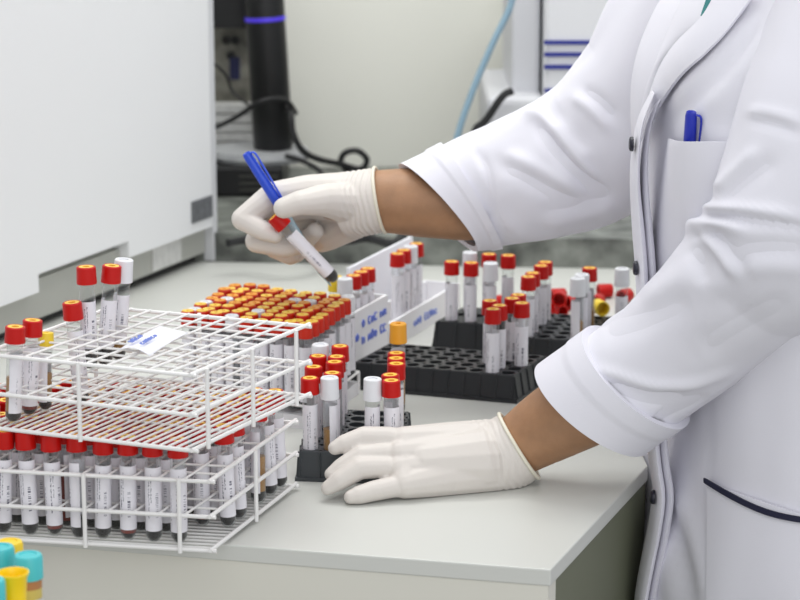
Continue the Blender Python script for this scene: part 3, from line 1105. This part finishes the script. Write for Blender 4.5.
def urine_tube(px, py, y, label, lid='teal', open_=False):
    p = D(px, py, y)
    hh = p.z - (zt-0.002)
    root = thing('sample_tube', label, 'tube', (p.x, p.y, zt-0.002), group='sample tubes with teal and yellow tops at the lower left')
    if open_:
        g = MB()
        g.lathe([(0.003, 0), (0.0075, 0.002), (0.0078, hh-0.022), (0.0078, hh-0.021)], 24)
        g.build('container', M_['urine'], root)
        g = MB()
        g.lathe([(0.0079, hh-0.024), (0.0082, hh-0.014), (0.0090, hh-0.004), (0.0104, hh-0.001), (0.0104, hh), (0.0094, hh), (0.0080, hh-0.004), (0.0074, hh-0.016), (0.0005, hh-0.017)], 28, cap=False)
        g.build('funnel_top', mat('bright_yellow_plastic', (250, 214, 20), 0.35), root)
        return root
    g = MB()
    g.lathe([(0.002, 0), (0.0035, 0.002), (0.0084, 0.026), (0.0086, hh-0.014), (0.0086, hh-0.012)], 24)
    g.build('container', M_['urine'], root)
    g = MB()
    g.lathe([(0.0087, hh-0.023), (0.0088, hh-0.017)], 24, cap=False)
    g.build('tube_neck', mat('brown_liquid_line', (178, 122, 74), 0.4), root)
    g = MB()
    g.lathe([(0.0086, hh-0.0165), (0.0097, hh-0.0165), (0.0097, hh-0.0022), (0.0088, hh-0.0003), (0.0060, hh), (0.0056, hh-0.0008), (0.0003, hh-0.0008)], 32)
    g.build('lid', M_[lid], root)
    g = MB()
    g.rings([[Vector((0.0089*math.cos(a), 0.0089*math.sin(a), z)) for a in [math.radians(-60+5*q) for q in range(13)]] for z in (hh-0.075, hh-0.03)], cap=False, closed=False)
    g.build('label', M_['sticker'], root)
    return root


urine_tube(28, 554, 1.46, 'teal-lidded sample tube, rightmost at the lower left corner')
urine_tube(0, 546, 1.48, 'teal-lidded sample tube at the left edge behind the yellow funnel')
urine_tube(-10, 579, 1.40, 'teal-lidded sample tube nearest, cut by the left picture edge')
urine_tube(13, 572, 1.42, 'open sample tube with a bright yellow funnel top', open_=True)
urine_tube(9, 541, 1.525, 'yellow-lidded sample tube behind the teal lids', 'ycap')

# ------------------------------------------------------------------ the person
PC = Vector((0.364, 1.888, 0))
PHI = math.radians(17)
FV = Vector((-math.cos(PHI), -math.sin(PHI), 0))          # the way the person faces
LV = Vector((-FV.y, FV.x, 0)) * 1.0                       # to the person's left
if LV.y > 0:
    LV = -LV
person = thing('person', 'person in a white lab coat and pale gloves holding a tube and pen', 'person', (PC.x, PC.y, -0.9))


def pb(mb, name, m, smooth=True, parent=person, angle=60):
    """build a part of the person; the mesh is in world coordinates, moved under its parent"""
    o = mb.build(name, m, None, smooth, angle=angle)
    o.data.transform(Matrix.Translation(-(person.location)))
    o.parent = parent
    return o


def capsule(mb, p0, r0, p1, r1, n=14, k=5):
    p0, p1 = Vector(p0), Vector(p1)
    t = (p1-p0).normalized()
    pts, rad = [], []
    for i in range(k+1):
        a = PI/2*i/k
        pts.append(p0 - t*(r0*math.cos(a)*0.999))
        rad.append(max(r0*math.sin(a), r0*0.02))
    for i in range(k+1):
        a = PI/2*i/k
        pts.append(p1 + t*(r1*math.sin(a)*0.999))
        rad.append(max(r1*math.cos(a), r1*0.02))
    u = Vector((0, 0, 1)) if abs(t.z) < .9 else Vector((1, 0, 0))
    u = (u - t*u.dot(t)).normalized()
    v = t.cross(u)
    mb.rings([[p + v*(r*math.cos(2*PI*j/n)) + u*(r*math.sin(2*PI*j/n)) for j in range(n)] for p, r in zip(pts, rad)])


def chain(mb, joints):
    for (a, ra), (b, rb) in zip(joints, joints[1:]):
        capsule(mb, a, ra, b, rb)


def fuse(o, voxel, it=6, fac=0.5):
    r = o.modifiers.new('remesh', 'REMESH')
    r.mode = 'VOXEL'
    r.voxel_size = voxel
    s = o.modifiers.new('smooth', 'SMOOTH')
    s.factor, s.iterations = fac, it
    m = o.data.materials[0] if o.data.materials else None
    bake(o)
    if not o.data.materials and m:
        o.data.materials.append(m)
    o.data.shade_smooth()
    return o


# where the arms go
SL, EL, WL_ = D(905, -10, 1.77), D(815, 228, 1.735), D(500, 457, 1.862)          # left arm: shoulder, elbow, wrist
SR, ER, WR = D(690, 30, 2.07), D(610, 140, 2.085), D(352, 203, 2.10)            # right arm
NK = PC + FV*0.02 + Vector((0, 0, 0.47))
# ---- body, one continuous skin
g = MB()
chain(g, [(PC+Vector((0, 0, -0.05)), 0.115), (PC+Vector((0, 0, 0.15)), 0.10), (PC+FV*0.02+Vector((0, 0, 0.33)), 0.105)])
for sgn in (-1, 1):
    chain(g, [(PC+LV*sgn*0.07+Vector((0, 0, 0.30)), 0.09), (PC+LV*sgn*0.06+Vector((0, 0, 0.05)), 0.085), (PC+LV*sgn*0.08+Vector((0, 0, -0.1)), 0.09),
              (PC+LV*sgn*0.085+FV*0.01+Vector((0, 0, -0.45)), 0.06), (PC+LV*sgn*0.085+Vector((0, 0, -0.82)), 0.04)])
chain(g, [(PC+FV*0.01+Vector((0, 0, 0.40)), 0.075), (NK, 0.052), (NK+FV*0.03+Vector((0, 0, 0.07)), 0.05)])
HD = NK + FV*0.045 + Vector((0, 0, 0.15))
capsule(g, HD+Vector((0, 0, 0.03)), 0.078, HD+FV*0.03+Vector((0, 0, -0.045)), 0.058)
capsule(g, HD+FV*0.082+Vector((0, 0, 0.0)), 0.009, HD+FV*0.098+Vector((0, 0, -0.028)), 0.012)
for sgn in (-1, 1):
    capsule(g, HD+LV*sgn*0.076+Vector((0, 0, 0.015)), 0.010, HD+LV*sgn*0.074+Vector((0, 0, -0.025)), 0.008)
chain(g, [(PC+Vector((0, 0, 0.38)), 0.08), (SL-LV*0.05, 0.06), (SL+Vector((-0.012, 0.012, -0.018)), 0.050), (EL, 0.042), (D(600, 396, 1.825), 0.038), (D(545, 428, 1.848), 0.0315), (D(514, 448, 1.852), 0.0262), (D(495, 457, 1.852), 0.020), (D(450, 462, 1.837), 0.012)])
chain(g, [(PC+Vector((0, 0, 0.38)), 0.08), (SR, 0.055), (ER, 0.042), (D(470, 203, 2.10), 0.0365), (D(420, 202, 2.10), 0.0335), (D(380, 201, 2.10), 0.030), (D(330, 205, 2.11), 0.016)])
body = pb(g, 'body', M_['skin'])
fuse(body, 0.0055, 8)
# hair, eyes, mouth
g = MB()
capsule(g, HD-FV*0.012+Vector((0, 0, 0.042)), 0.086, HD-FV*0.03+Vector((0, 0, 0.0)), 0.080)
capsule(g, HD-FV*0.10+Vector((0, 0, 0.03)), 0.035, HD-FV*0.11+Vector((0, 0, 0.02)), 0.035)
fuse(pb(g, 'hair', M_['hair']), 0.006, 5)
for sgn in (-1, 1):
    g = MB()
    capsule(g, HD+FV*0.082+LV*sgn*0.03+Vector((0, 0, 0.005)), 0.010, HD+FV*0.083+LV*sgn*0.031+Vector((0, 0, 0.005)), 0.010)
    pb(g, 'eye', M_['whitecap'])
g = MB()
capsule(g, HD+FV*0.084+LV*0.018+Vector((0, 0, -0.055)), 0.006, HD+FV*0.084-LV*0.018+Vector((0, 0, -0.055)), 0.006)
pb(g, 'mouth', mat('lip', (150, 84, 76), 0.5))

# ---- trousers and shoes under the coat
g = MB()
for sgn in (-1, 1):
    chain(g, [(PC+LV*sgn*0.085+Vector((0, 0, -0.12)), 0.10), (PC+LV*sgn*0.087+FV*0.01+Vector((0, 0, -0.45)), 0.078), (PC+LV*sgn*0.088+Vector((0, 0, -0.80)), 0.062)])
fuse(pb(g, 'trousers', M_['trouser']), 0.010, 5)
for sgn in (-1, 1):
    g = MB()
    q = PC+LV*sgn*0.088
    chain(g, [(q-FV*0.05+Vector((0, 0, -0.86)), 0.038), (q+FV*0.06+Vector((0, 0, -0.865)), 0.034), (q+FV*0.13+Vector((0, 0, -0.872)), 0.027)])
    fuse(pb(g, 'shoe', M_['whitecap']), 0.008, 4)

# ---- coat torso
RN = 180
rows = [(-0.56, 0.245, 0.200, -0.004), (-0.40, 0.235, 0.185, 0.0), (-0.22, 0.222, 0.168, 0.004), (-0.08, 0.208, 0.150, 0.004), (0.02, 0.196, 0.136, 0.0), (0.10, 0.188, 0.130, 0.004),
        (0.18, 0.188, 0.131, 0.012), (0.26, 0.193, 0.136, 0.018), (0.33, 0.196, 0.134, 0.020), (0.385, 0.188, 0.118, 0.016), (0.425, 0.160, 0.095, 0.012), (0.455, 0.120, 0.078, 0.012), (0.475, 0.085, 0.068, 0.016), (0.50, 0.068, 0.062, 0.02)]
P, V = resample([(0, 0, r[0]) for r in rows], [r[1:] for r in rows], 170)
g = MB()
rings = []
for p, (a, b, sh) in zip(P, V):
    z = p.z
    ring = []
    for j in range(RN):
        t = 2*PI*j/RN
        c, s_ = math.cos(t), math.sin(t)
        e = 2/2.35
        x = math.copysign(abs(c)**e, c)*b
        y = math.copysign(abs(s_)**e, s_)*a
        # hanging folds below the waist, soft creases above
        low = max(0.0, min(1.0, (0.05-z)/0.35))
        f = low*(0.010*math.sin(7*t+1.3*z*3+0.8)+0.006*math.sin(13*t+2.0+2*z))
        f += 0.0045*noise.noise(Vector((2.2*math.cos(t), 2.2*math.sin(t), z*3.0+5)))
        f += 0.0030*noise.noise(Vector((4.5*math.cos(t), 4.5*math.sin(t), z*6.0)))
        # drape from shoulder to waist
        up = max(0.0, min(1.0, (z-0.12)/0.15))
        f += up*0.0035*math.sin(9*t + 16*z)
        q = PC + FV*(x+sh) + LV*y + Vector((0, 0, z))
        n_ = (FV*(x/b/b) + LV*(y/a/a)).normalized()
        ring.append(q + n_*f)
    rings.append(ring)
g.rings(rings, cap=False)
coat = pb(g, 'lab_coat', M_['coat'])
BV = BVHTree.FromPolygons([v.co + person.location for v in coat.data.vertices], [list(p.vertices) for p in coat.data.polygons])
CO = Vector((0, 0, H))


def hit(px, py):
    d = (D(px, py, 2.0)-CO).normalized()
    loc, nrm, *_ = BV.ray_cast(CO, d)
    if loc is None:                                    # past the silhouette: take the nearest place on the coat
        loc, nrm, *_ = BV.find_nearest(CO + d*1.93)
    if nrm.dot(d) > 0:
        nrm = -nrm
    return loc, nrm


def patch(name, left, right, nu, m, off, parent=coat, thick=0.002, n_len=24, bulge=0.0):
    """strip of cloth lying on the coat between two lines of points seen in the picture"""
    Lp, _ = resample([(x, y, 0) for x, y in left], [(0,)]*len(left), n_len)
    Rp, _ = resample([(x, y, 0) for x, y in right], [(0,)]*len(right), n_len)
    g = MB()
    grid = []
    for i in range(n_len):
        r_ = []
        for k in range(nu+1):
            u = k/nu
            q = Lp[i]*(1-u)+Rp[i]*u
            l, n_ = hit(q.x, q.y)
            r_.append(g.b.verts.new(l + n_*(off + bulge*math.sin(PI*u))))
        grid.append(r_)
    for i in range(n_len-1):
        for k in range(nu):
            g.face((grid[i][k], grid[i+1][k], grid[i+1][k+1], grid[i][k+1]))
    o = pb(g, name, m, parent=parent)
    sm = o.modifiers.new('sm', 'SMOOTH')
    sm.iterations = 3
    sd = o.modifiers.new('th', 'SOLIDIFY')
    sd.thickness = thick
    sd.offset = 0
    bake(o)
    o.data.shade_smooth()
    o.data.set_sharp_from_angle(angle=math.radians(50))
    return o


patch('lapel', [(724, -6), (709, 22), (685, 45), (668, 70), (655, 108), (648, 140)], [(764, -6), (736, 32), (712, 58), (690, 78), (668, 108), (652, 142)], 6, M_['coat'], 0.007, thick=0.003, bulge=0.003)
patch('lapel', [(690, -10), (672, 30), (660, 62), (648, 100), (642, 135)], [(722, -8), (706, 22), (683, 45), (664, 72), (648, 136)], 6, M_['coat'], 0.003, thick=0.002, bulge=0.004)
patch('shirt_collar', [(716, -8), (714, 4), (711, 14), (709, 21)], [(727, -8), (722, 4), (715, 14), (711, 21)], 3, M_['tealshirt'], 0.0075, thick=0.002)
patch('chest_pocket', [(672, 137), (664, 180), (655, 225), (644, 290)], [(737, 141), (732, 180), (726, 225), (716, 290)], 12, M_['coat'], 0.0025, thick=0.0022, bulge=0.0135)
patch('side_pocket', [(709, 481), (709, 530), (708, 580), (707, 640)], [(840, 526), (842, 560), (842, 600), (842, 640)], 16, M_['coat'], 0.003, thick=0.002)
patch('pocket_piping', [(709, 476), (730, 488), (755, 501), (780, 510), (812, 516), (845, 517)], [(709, 483), (730, 496), (755, 509), (780, 518), (812, 524), (845, 526)], 2, M_['navy'], 0.0055, thick=0.0015)

# placket: the thick overlapping front edge with its buttons
def edge(pts, y):
    P_, _ = resample([D(px, py, y) for px, py in pts], [(0,)]*len(pts), 50)
    return P_


YPL = 1.842
pl_pts = [(653, 92), (641, 120), (636, 150), (635, 185), (638, 225), (641, 262), (643, 300), (647, 360), (652, 430), (655, 462), (659, 492), (655, 525), (648, 560), (641, 600), (636, 660), (634, 760)]
Pp = edge(pl_pts, YPL)
g = MB()
g.rings(path_rings(Pp, [(0.022*min(1, 0.45+i/14), 0.0050*min(1, 0.15+i/16)) for i in range(len(Pp))], 14, ref=(1, 0, 0)))
pb(g, 'placket', M_['coat'], parent=coat)
Pq = edge([(x+9, y) for x, y in pl_pts], YPL+0.006)
g = MB()
g.rings(path_rings(Pq, [(0.024*min(1, 0.3+i/14), 0.0042*min(1, 0.1+i/16)) for i in range(len(Pq))], 14, ref=(1, 0, 0)))
pb(g, 'under_placket', M_['coat'], parent=coat)
for px, py in ((632, 144), (636, 268), (653, 497)):
    q = D(px, py, YPL-0.012)
    g = MB()
    g.rings(path_rings([q+Vector((x, 0, 0)) for x in (0.001, -0.0005, -0.0018, -0.0024)], [(0.006, 0.006), (0.006, 0.006), (0.0055, 0.0055), (0.004, 0.004)], 18))
    o = pb(g, 'button', M_['button'], parent=coat)


# ---- sleeves
def sleeve(name, pts, rad, folds, seed, shear, cuff_len, rc, nrings=90, n=132):
    P_, V_ = resample(pts, [(r, r) for r in rad], nrings)
    tot = sum((P_[i+1]-P_[i]).length for i in range(nrings-1))

    def dsp(s, a):
        f = 0.0
        for (s0, a0, wa, slope, wdt, amp) in folds:
            da = math.atan2(math.sin(a-a0), math.cos(a-a0))
            f += amp*math.exp(-((s-s0-slope*da)/wdt)**2)*math.exp(-(da/wa)**2)
        calm = max(0.0, min(1.0, (0.93-s)/0.15))
        f += 0.05*calm*noise.noise(Vector((1.3*math.cos(a), 1.3*math.sin(a)+seed, s*5.0)))
        f += 0.03*calm*noise.noise(Vector((2.6*math.cos(a)+seed, 2.6*math.sin(a), s*10.0)))
        return f
    R = path_rings(P_, V_, n, disp=dsp)
    for i in range(nrings):
        s = i/(nrings-1)
        wgt = max(0.0, (s-0.66)/0.34)**1.5
        t = (P_[min(i+1, nrings-1)]-P_[max(i-1, 0)]).normalized()
        for j in range(n):
            a = 2*PI*j/n
            R[i][j] = R[i][j] + t*(wgt*(shear[0]*math.sin(a)+shear[1]*math.cos(a)))
    g = MB()
    g.rings(R, cap=False)
    o = pb(g, name, M_['coat'], parent=coat)
    sd = o.modifiers.new('th', 'SOLIDIFY')
    sd.thickness = 0.0022
    sd.offset = -1
    bake(o)
    o.data.shade_smooth()
    # turned back cuff: the last stretch of the sleeve, a little wider, with a stitched band
    k0 = int((1-cuff_len/tot)*nrings)
    g = MB()
    rr = []
    for i in range(k0, nrings):
        c = sum(R[i], Vector())/n
        f = (i-k0)/(nrings-1-k0)
        grow = rc[0]*(1-f)+rc[1]*f
        if f < 0.32:
            grow += 0.0012
        rr.append([p + (p-c).normalized()*grow for p in R[i]])
    t = (P_[-1]-P_[-2]).normalized()
    rr.append([p + t*0.002 for p in rr[-1]])
    inner = []
    for i in range(nrings-1, nrings-8, -1):
        c = sum(R[i], Vector())/n
        inner.append([p - (p-c).normalized()*0.0032 for p in R[i]])
    c = sum(R[k0], Vector())/n
    first = [p + (p-c).normalized()*-0.0005 for p in R[k0]]
    g.rings([first]+rr+inner, cap=False)
    q = pb(g, 'cuff', M_['coat'], parent=o, angle=35)
    return o


near = sleeve('sleeve', [PC+LV*0.07+Vector((0, 0, 0.375)), SL+Vector((-0.012, 0.012, -0.018)), D(848, 108, 1.75), D(803, 222, 1.735), D(752, 276, 1.76), D(686, 339, 1.795), D(594, 407, 1.832)],
              [0.062, 0.080, 0.082, 0.074, 0.061, 0.0525, 0.0500],
              [], 3.1, (0.0, 0.014), 0.042, (0.0045, 0.0065), nrings=190)
far = sleeve('sleeve', [PC-LV*0.09+Vector((0, 0, 0.375)), D(712, 10, 2.06), D(655, 95, 2.07), D(600, 145, 2.085), D(545, 172, 2.09), D(490, 190, 2.10), D(440, 207, 2.10)],
             [0.062, 0.078, 0.074, 0.069, 0.0615, 0.056, 0.0475],
             [], 7.7, (0.022, 0.004), 0.050, (0.002, 0.003), nrings=170)


# ---- creases pressed into the cloth (ridges +, valleys -)
def project(p):
    v = p - CO
    dep = v.y*math.cos(TH) - v.z*math.sin(TH)
    return 400 + F*v.x/dep, 300 - F*(v.y*math.sin(TH) + v.z*math.cos(TH))/dep


def crease(o, lines):
    me = o.data
    L_ = person.location
    segs = []
    for pts, wpx, amp in lines:
        P_, _ = resample([(x, y, 0) for x, y in pts], [(0,)]*len(pts), max(12, len(pts)*24))
        segs.append((P_, wpx, amp, min(p.x for p in P_)-3*wpx, max(p.x for p in P_)+3*wpx, min(p.y for p in P_)-3*wpx, max(p.y for p in P_)+3*wpx))
    mv = []
    for v in me.vertices:
        w_ = v.co + L_
        if v.normal.dot((w_-CO).normalized()) > 0.15:
            continue
        x, y = project(w_)
        f = 0.0
        for P_, wpx, amp, x0, x1, y0, y1 in segs:
            if not (x0 < x < x1 and y0 < y < y1):
                continue
            best, bi = 1e9, 0
            for i, p in enumerate(P_):
                d_ = (p.x-x)**2+(p.y-y)**2
                if d_ < best:
                    best, bi = d_, i
            t = bi/(len(P_)-1)
            f += amp*math.exp(-best/(wpx*wpx))*min(1.0, 0.25+4*t*(1-t)*1.2)
        if abs(f) > 1e-5:
            mv.append((v.index, v.co + v.normal*f))
    for i, c in mv:
        me.vertices[i].co = c
    me.update()
    sm = o.modifiers.new('sm', 'SMOOTH')
    sm.factor, sm.iterations = 0.5, 3
    bake(o)
    o.data.shade_smooth()


crease(near, [
    ([(697, 209), (725, 209), (760, 212), (805, 220)], 5, 0.0055), ([(705, 215), (732, 217), (775, 223), (805, 229)], 4, -0.0060),
    ([(683, 232), (697, 225), (720, 224), (745, 231)], 5, 0.0065), ([(692, 236), (706, 234), (722, 238)], 4, -0.0035),
    ([(697, 230), (712, 242), (725, 258), (737, 276)], 6, 0.0045), ([(712, 232), (728, 248), (745, 270)], 6, -0.0030), ([(690, 245), (700, 262), (706, 285)], 9, -0.0030),
    ([(716, 190), (735, 172), (757, 150)], 6, 0.0040), ([(722, 200), (745, 180), (775, 160)], 8, -0.0030), ([(735, 250), (770, 248), (805, 250)], 9, -0.0035), ([(745, 270), (775, 266), (805, 268)], 9, 0.0030),
    ([(748, 112), (770, 114), (800, 123)], 4, 0.0045), ([(752, 119), (775, 123), (800, 132)], 5, -0.0035),
    ([(595, 370), (612, 375), (632, 381), (656, 386), (692, 384), (730, 372)], 5, 0.0050), ([(606, 380), (630, 392), (655, 399), (685, 398)], 8, -0.0045), ([(652, 426), (664, 416), (680, 408), (705, 397)], 5, -0.0045),
    ([(600, 330), (640, 320), (690, 300)], 16, -0.0030), ([(640, 300), (690, 280), (730, 290)], 14, 0.0025), ([(700, 350), (740, 325), (790, 300)], 14, -0.0030)])
crease(far, [
    ([(524, 112), (540, 116), (556, 134), (575, 158), (597, 178)], 6, 0.0050), ([(538, 124), (552, 144), (566, 160), (586, 180), (606, 196)], 6, -0.0070), ([(556, 122), (572, 142), (590, 160)], 7, 0.0045),
    ([(505, 154), (527, 164), (552, 177), (580, 192)], 7, 0.0040), ([(500, 165), (524, 176), (550, 192), (575, 205)], 8, -0.0035), ([(545, 225), (580, 215), (615, 205)], 8, 0.0040), ([(540, 212), (575, 205), (610, 192)], 8, -0.0030),
    ([(573, 97), (590, 108), (610, 130)], 6, 0.0035), ([(583, 90), (600, 102), (616, 118)], 6, -0.0035), ([(475, 150), (487, 170), (490, 200), (486, 225)], 5, -0.0025)])
crease(coat, [
    ([(612, 72), (611, 95), (617, 118), (627, 138), (634, 152)], 3.5, -0.0035),
    ([(668, 112), (690, 84), (716, 58), (748, 18)], 7, 0.0045), ([(680, 116), (705, 88), (730, 62), (760, 25)], 7, -0.0040), ([(700, 112), (728, 84), (750, 55), (775, 25)], 8, 0.0040),
    ([(720, 132), (738, 105), (752, 75)], 7, -0.0040), ([(742, 120), (752, 85), (768, 50), (790, 22)], 5, 0.0050), ([(672, 150), (664, 190), (652, 250)], 8, 0.0040), ([(684, 160), (674, 205), (664, 260)], 8, -0.0030),
    ([(664, 492), (672, 520), (682, 548), (695, 605)], 6, -0.0060), ([(675, 492), (686, 520), (698, 560), (708, 610)], 8, 0.0045), ([(656, 520), (664, 560), (672, 605)], 7, 0.0045), ([(709, 385), (709, 430), (709, 478)], 2.5, -0.0030)])

# ---- gloves
def glove(name, capsules, cuff, crease):
    g = MB()
    for ch in capsules:
        chain(g, ch)
    # flat-ended wrist
    P_, V_ = resample([c for c, r in cuff], [r for c, r in cuff], 24)
    g.rings(path_rings(P_, V_, 36))
    o = pb(g, name, M_['glove'])
    fuse(o, 0.00115, 5)
    # creases round the wrist
    me = o.data
    L_ = person.location
    for v in me.vertices:                              # where it lies on the worktop it is pressed flat
        if v.co.z + L_.z < 0.0006:
            v.co.z = 0.0006 - L_.z
    ax = (P_[-1]-P_[0]).normalized()
    Ln_ = (P_[-1]-P_[0]).length
    for v in me.vertices:
        s = ((v.co+L_)-P_[0]).dot(ax)/Ln_
        if 0.0 < s < 1.0 and ((v.co+L_)-P_[0]-ax*s*Ln_).length < 0.045:
            ww = max(0.0, min(1.0, s*2.2))*max(0.0, min(1.0, (1.02-s)*5))
            c = P_[0]+ax*s*Ln_-L_
            wob = 0.7*noise.noise((v.co+L_)*45)
            v.co += (v.co-c).normalized()*(crease*ww*math.sin(2*PI*(s*6.5+wob)))
    me.update()
    g = MB()
    e, t = P_[-1], (P_[-1]-P_[-2]).normalized()
    ring = path_rings(P_, V_, 40)[-1]
    cl = [p + (p-e).normalized()*0.0006 for p in ring]
    m_ = len(cl)
    rr = []
    for k in range(m_):
        n_ = (cl[k]-e).normalized()
        rr.append([cl[k] + n_*(0.0016*math.cos(b)) + t*(0.0016*math.sin(b)) for b in [2*PI*q/8 for q in range(8)]])
    vs = [[g.b.verts.new(p) for p in r_] for r_ in rr]
    for k in range(m_):
        for q in range(8):
            g.face((vs[k][q], vs[k][(q+1) % 8], vs[(k+1) % m_][(q+1) % 8], vs[(k+1) % m_][q]))
    pb(g, 'cuff_rim', M_['rim'], parent=o)
    return o


def J(*q):
    return [(D(px, py, y), r) for px, py, y, r in q]


DY = -0.008
def JL(*q):
    return [(D(px, py, y+DY), r) for px, py, y, r in q]


glove('left_glove', [
    JL((492, 447, 1.866, .024), (445, 444, 1.856, .0185), (404, 441, 1.845, .0125)),
    JL((404, 441, 1.846, .0105), (388, 438, 1.845, .0098), (364, 437, 1.842, .0090), (344, 444, 1.838, .0079), (335, 448, 1.836, .0060)),
    JL((492, 453, 1.860, .024), (445, 455, 1.846, .0200), (401, 454, 1.835, .0130)),
    JL((400, 454, 1.836, .0100), (386, 453, 1.834, .0088), (361, 455, 1.829, .0085), (341, 467, 1.825, .0074), (331, 474, 1.822, .0056)),
    JL((492, 463, 1.854, .024), (445, 466, 1.840, .0200), (401, 469, 1.826, .0130)),
    JL((400, 469, 1.827, .0100), (386, 467, 1.825, .0093), (360, 468, 1.818, .0096), (339, 481, 1.812, .0083), (328, 488, 1.810, .0062)),
    JL((492, 469, 1.850, .022), (445, 476, 1.834, .0185), (405, 484, 1.816, .0125)),
    JL((405, 485, 1.816, .0100), (392, 487, 1.812, .0090), (373, 491, 1.806, .0086), (359, 495, 1.802, .0078), (351, 497, 1.800, .0060)),
    JL((404, 443, 1.843, .0115), (404, 482, 1.817, .0120)),
    JL((480, 460, 1.850, .028), (425, 463, 1.838, .0210)),
    JL((488, 447, 1.878, .018), (456, 446, 1.888, .013), (436, 452, 1.890, .0105), (426, 458, 1.888, .0085)),
], [(D(478, 460, 1.848), (0.030, 0.030)), (D(500, 457, 1.853), (0.0320, 0.0320)), (D(519, 446, 1.854), (0.0312, 0.0312))], 0.0004)
glove('right_glove', [
    J((348, 195, 2.10, .022), (310, 192, 2.10, .0165), (274, 197, 2.098, .0145), (243, 219, 2.088, .0108), (264, 231, 2.078, .0092), (275, 235, 2.076, .0078)),
    J((348, 201, 2.11, .022), (312, 203, 2.12, .0165), (283, 208, 2.122, .0145), (257, 241, 2.104, .0112), (285, 247, 2.092, .0102), (299, 246, 2.088, .0082)),
    J((348, 208, 2.12, .020), (318, 215, 2.135, .0160), (296, 220, 2.138, .0135), (275, 247, 2.128, .0108), (290, 255, 2.116, .0095), (297, 254, 2.110, .0082)),
    J((350, 216, 2.12, .019), (325, 228, 2.138, .0160), (312, 232, 2.142, .0125), (297, 247, 2.136, .0098), (307, 239, 2.120, .0090), (315, 231, 2.108, .0082)),
    J((355, 218, 2.11, .020), (330, 236, 2.128, .0135), (322, 240, 2.138, .0120)),
    J((352, 203, 2.092, .021), (322, 200, 2.064, .0145), (299, 203, 2.050, .0112), (284, 208, 2.049, .0098)),
], [(D(345, 205, 2.105), (0.031, 0.031)), (D(362, 203, 2.10), (0.0300, 0.0305)), (D(380, 200, 2.098), (0.0295, 0.0300))], 0.0007)

# ---- things held or carried
ta, tb_ = D(336.5, 281, 2.068), D(274, 216, 2.066)
td = (tb_-ta).normalized()
q = td.to_track_quat('Z', 'Y')
tube(ta, 'red', 'red-capped tube held in the raised gloved hand beside a blue pen', None, 'dark', rot=(q.to_matrix() @ Matrix.Rotation(0.9, 3, 'Z')).to_euler())


def pen(p0, p1, label, bar, cap_, cap_len, r=0.0042, clip=None):
    """p0 tip, p1 top of the cap"""
    d = p1-p0
    L = d.length
    root = thing('pen', label, 'pen', p0, rot=d.to_track_quat('Z', 'Y').to_euler())
    MB().lathe([(0.0005, 0), (0.0012, 0.003), (0.0014, 0.006), (r*0.85, 0.016), (r*0.9, L-cap_len+0.01)], 16).build('barrel', bar, root)
    MB().lathe([(r*0.95, L-cap_len), (r*1.12, L-cap_len), (r*1.15, L-cap_len+0.01), (r*1.02, L-0.003), (r*0.85, L), (r*0.5, L-0.001), (0.0003, L-0.004)], 18).build('pen_cap', cap_, root)
    if clip is not None:
        n_ = root.rotation_euler.to_matrix().inverted() @ clip
        n_.z = 0
        n_.normalize()
        sd_ = Vector((0, 0, 1)).cross(n_)
        pts = [n_*(r*0.9) + Vector((0, 0, L-0.002)), n_*(r*1.8) + Vector((0, 0, L-0.004)), n_*(r*1.75) + Vector((0, 0, L-0.02)), n_*(r*1.5) + Vector((0, 0, L-cap_len*0.85)), n_*(r*1.25) + Vector((0, 0, L-cap_len*0.9))]
        g = MB()
        g.rings(path_rings(resample(pts, [(0,)]*5, 16)[0], [(0.0016, 0.0008)]*16, 10, ref=n_))
        g.build('clip', cap_, root)
    return root


pen(D(331, 286, 2.083), D(246, 153, 2.074), 'blue-capped pen with pale barrel held beside the tube, raised hand', M_['penbody'], M_['penblue'], 0.058, 0.0043, clip=Vector((1, -0.4, 0.5)))
h0, n0 = hit(698, 130)
h1, n1 = hit(693, 215)
h2, n2 = hit(699, 112)
pen(h1 + n1*0.0065, h2 + n2*0.0075, 'blue capped pen clipped in the chest pocket of the coat', M_['pennavy'], M_['pennavy'], 0.052, 0.0046, clip=Vector((1.0, -0.5, 0)))
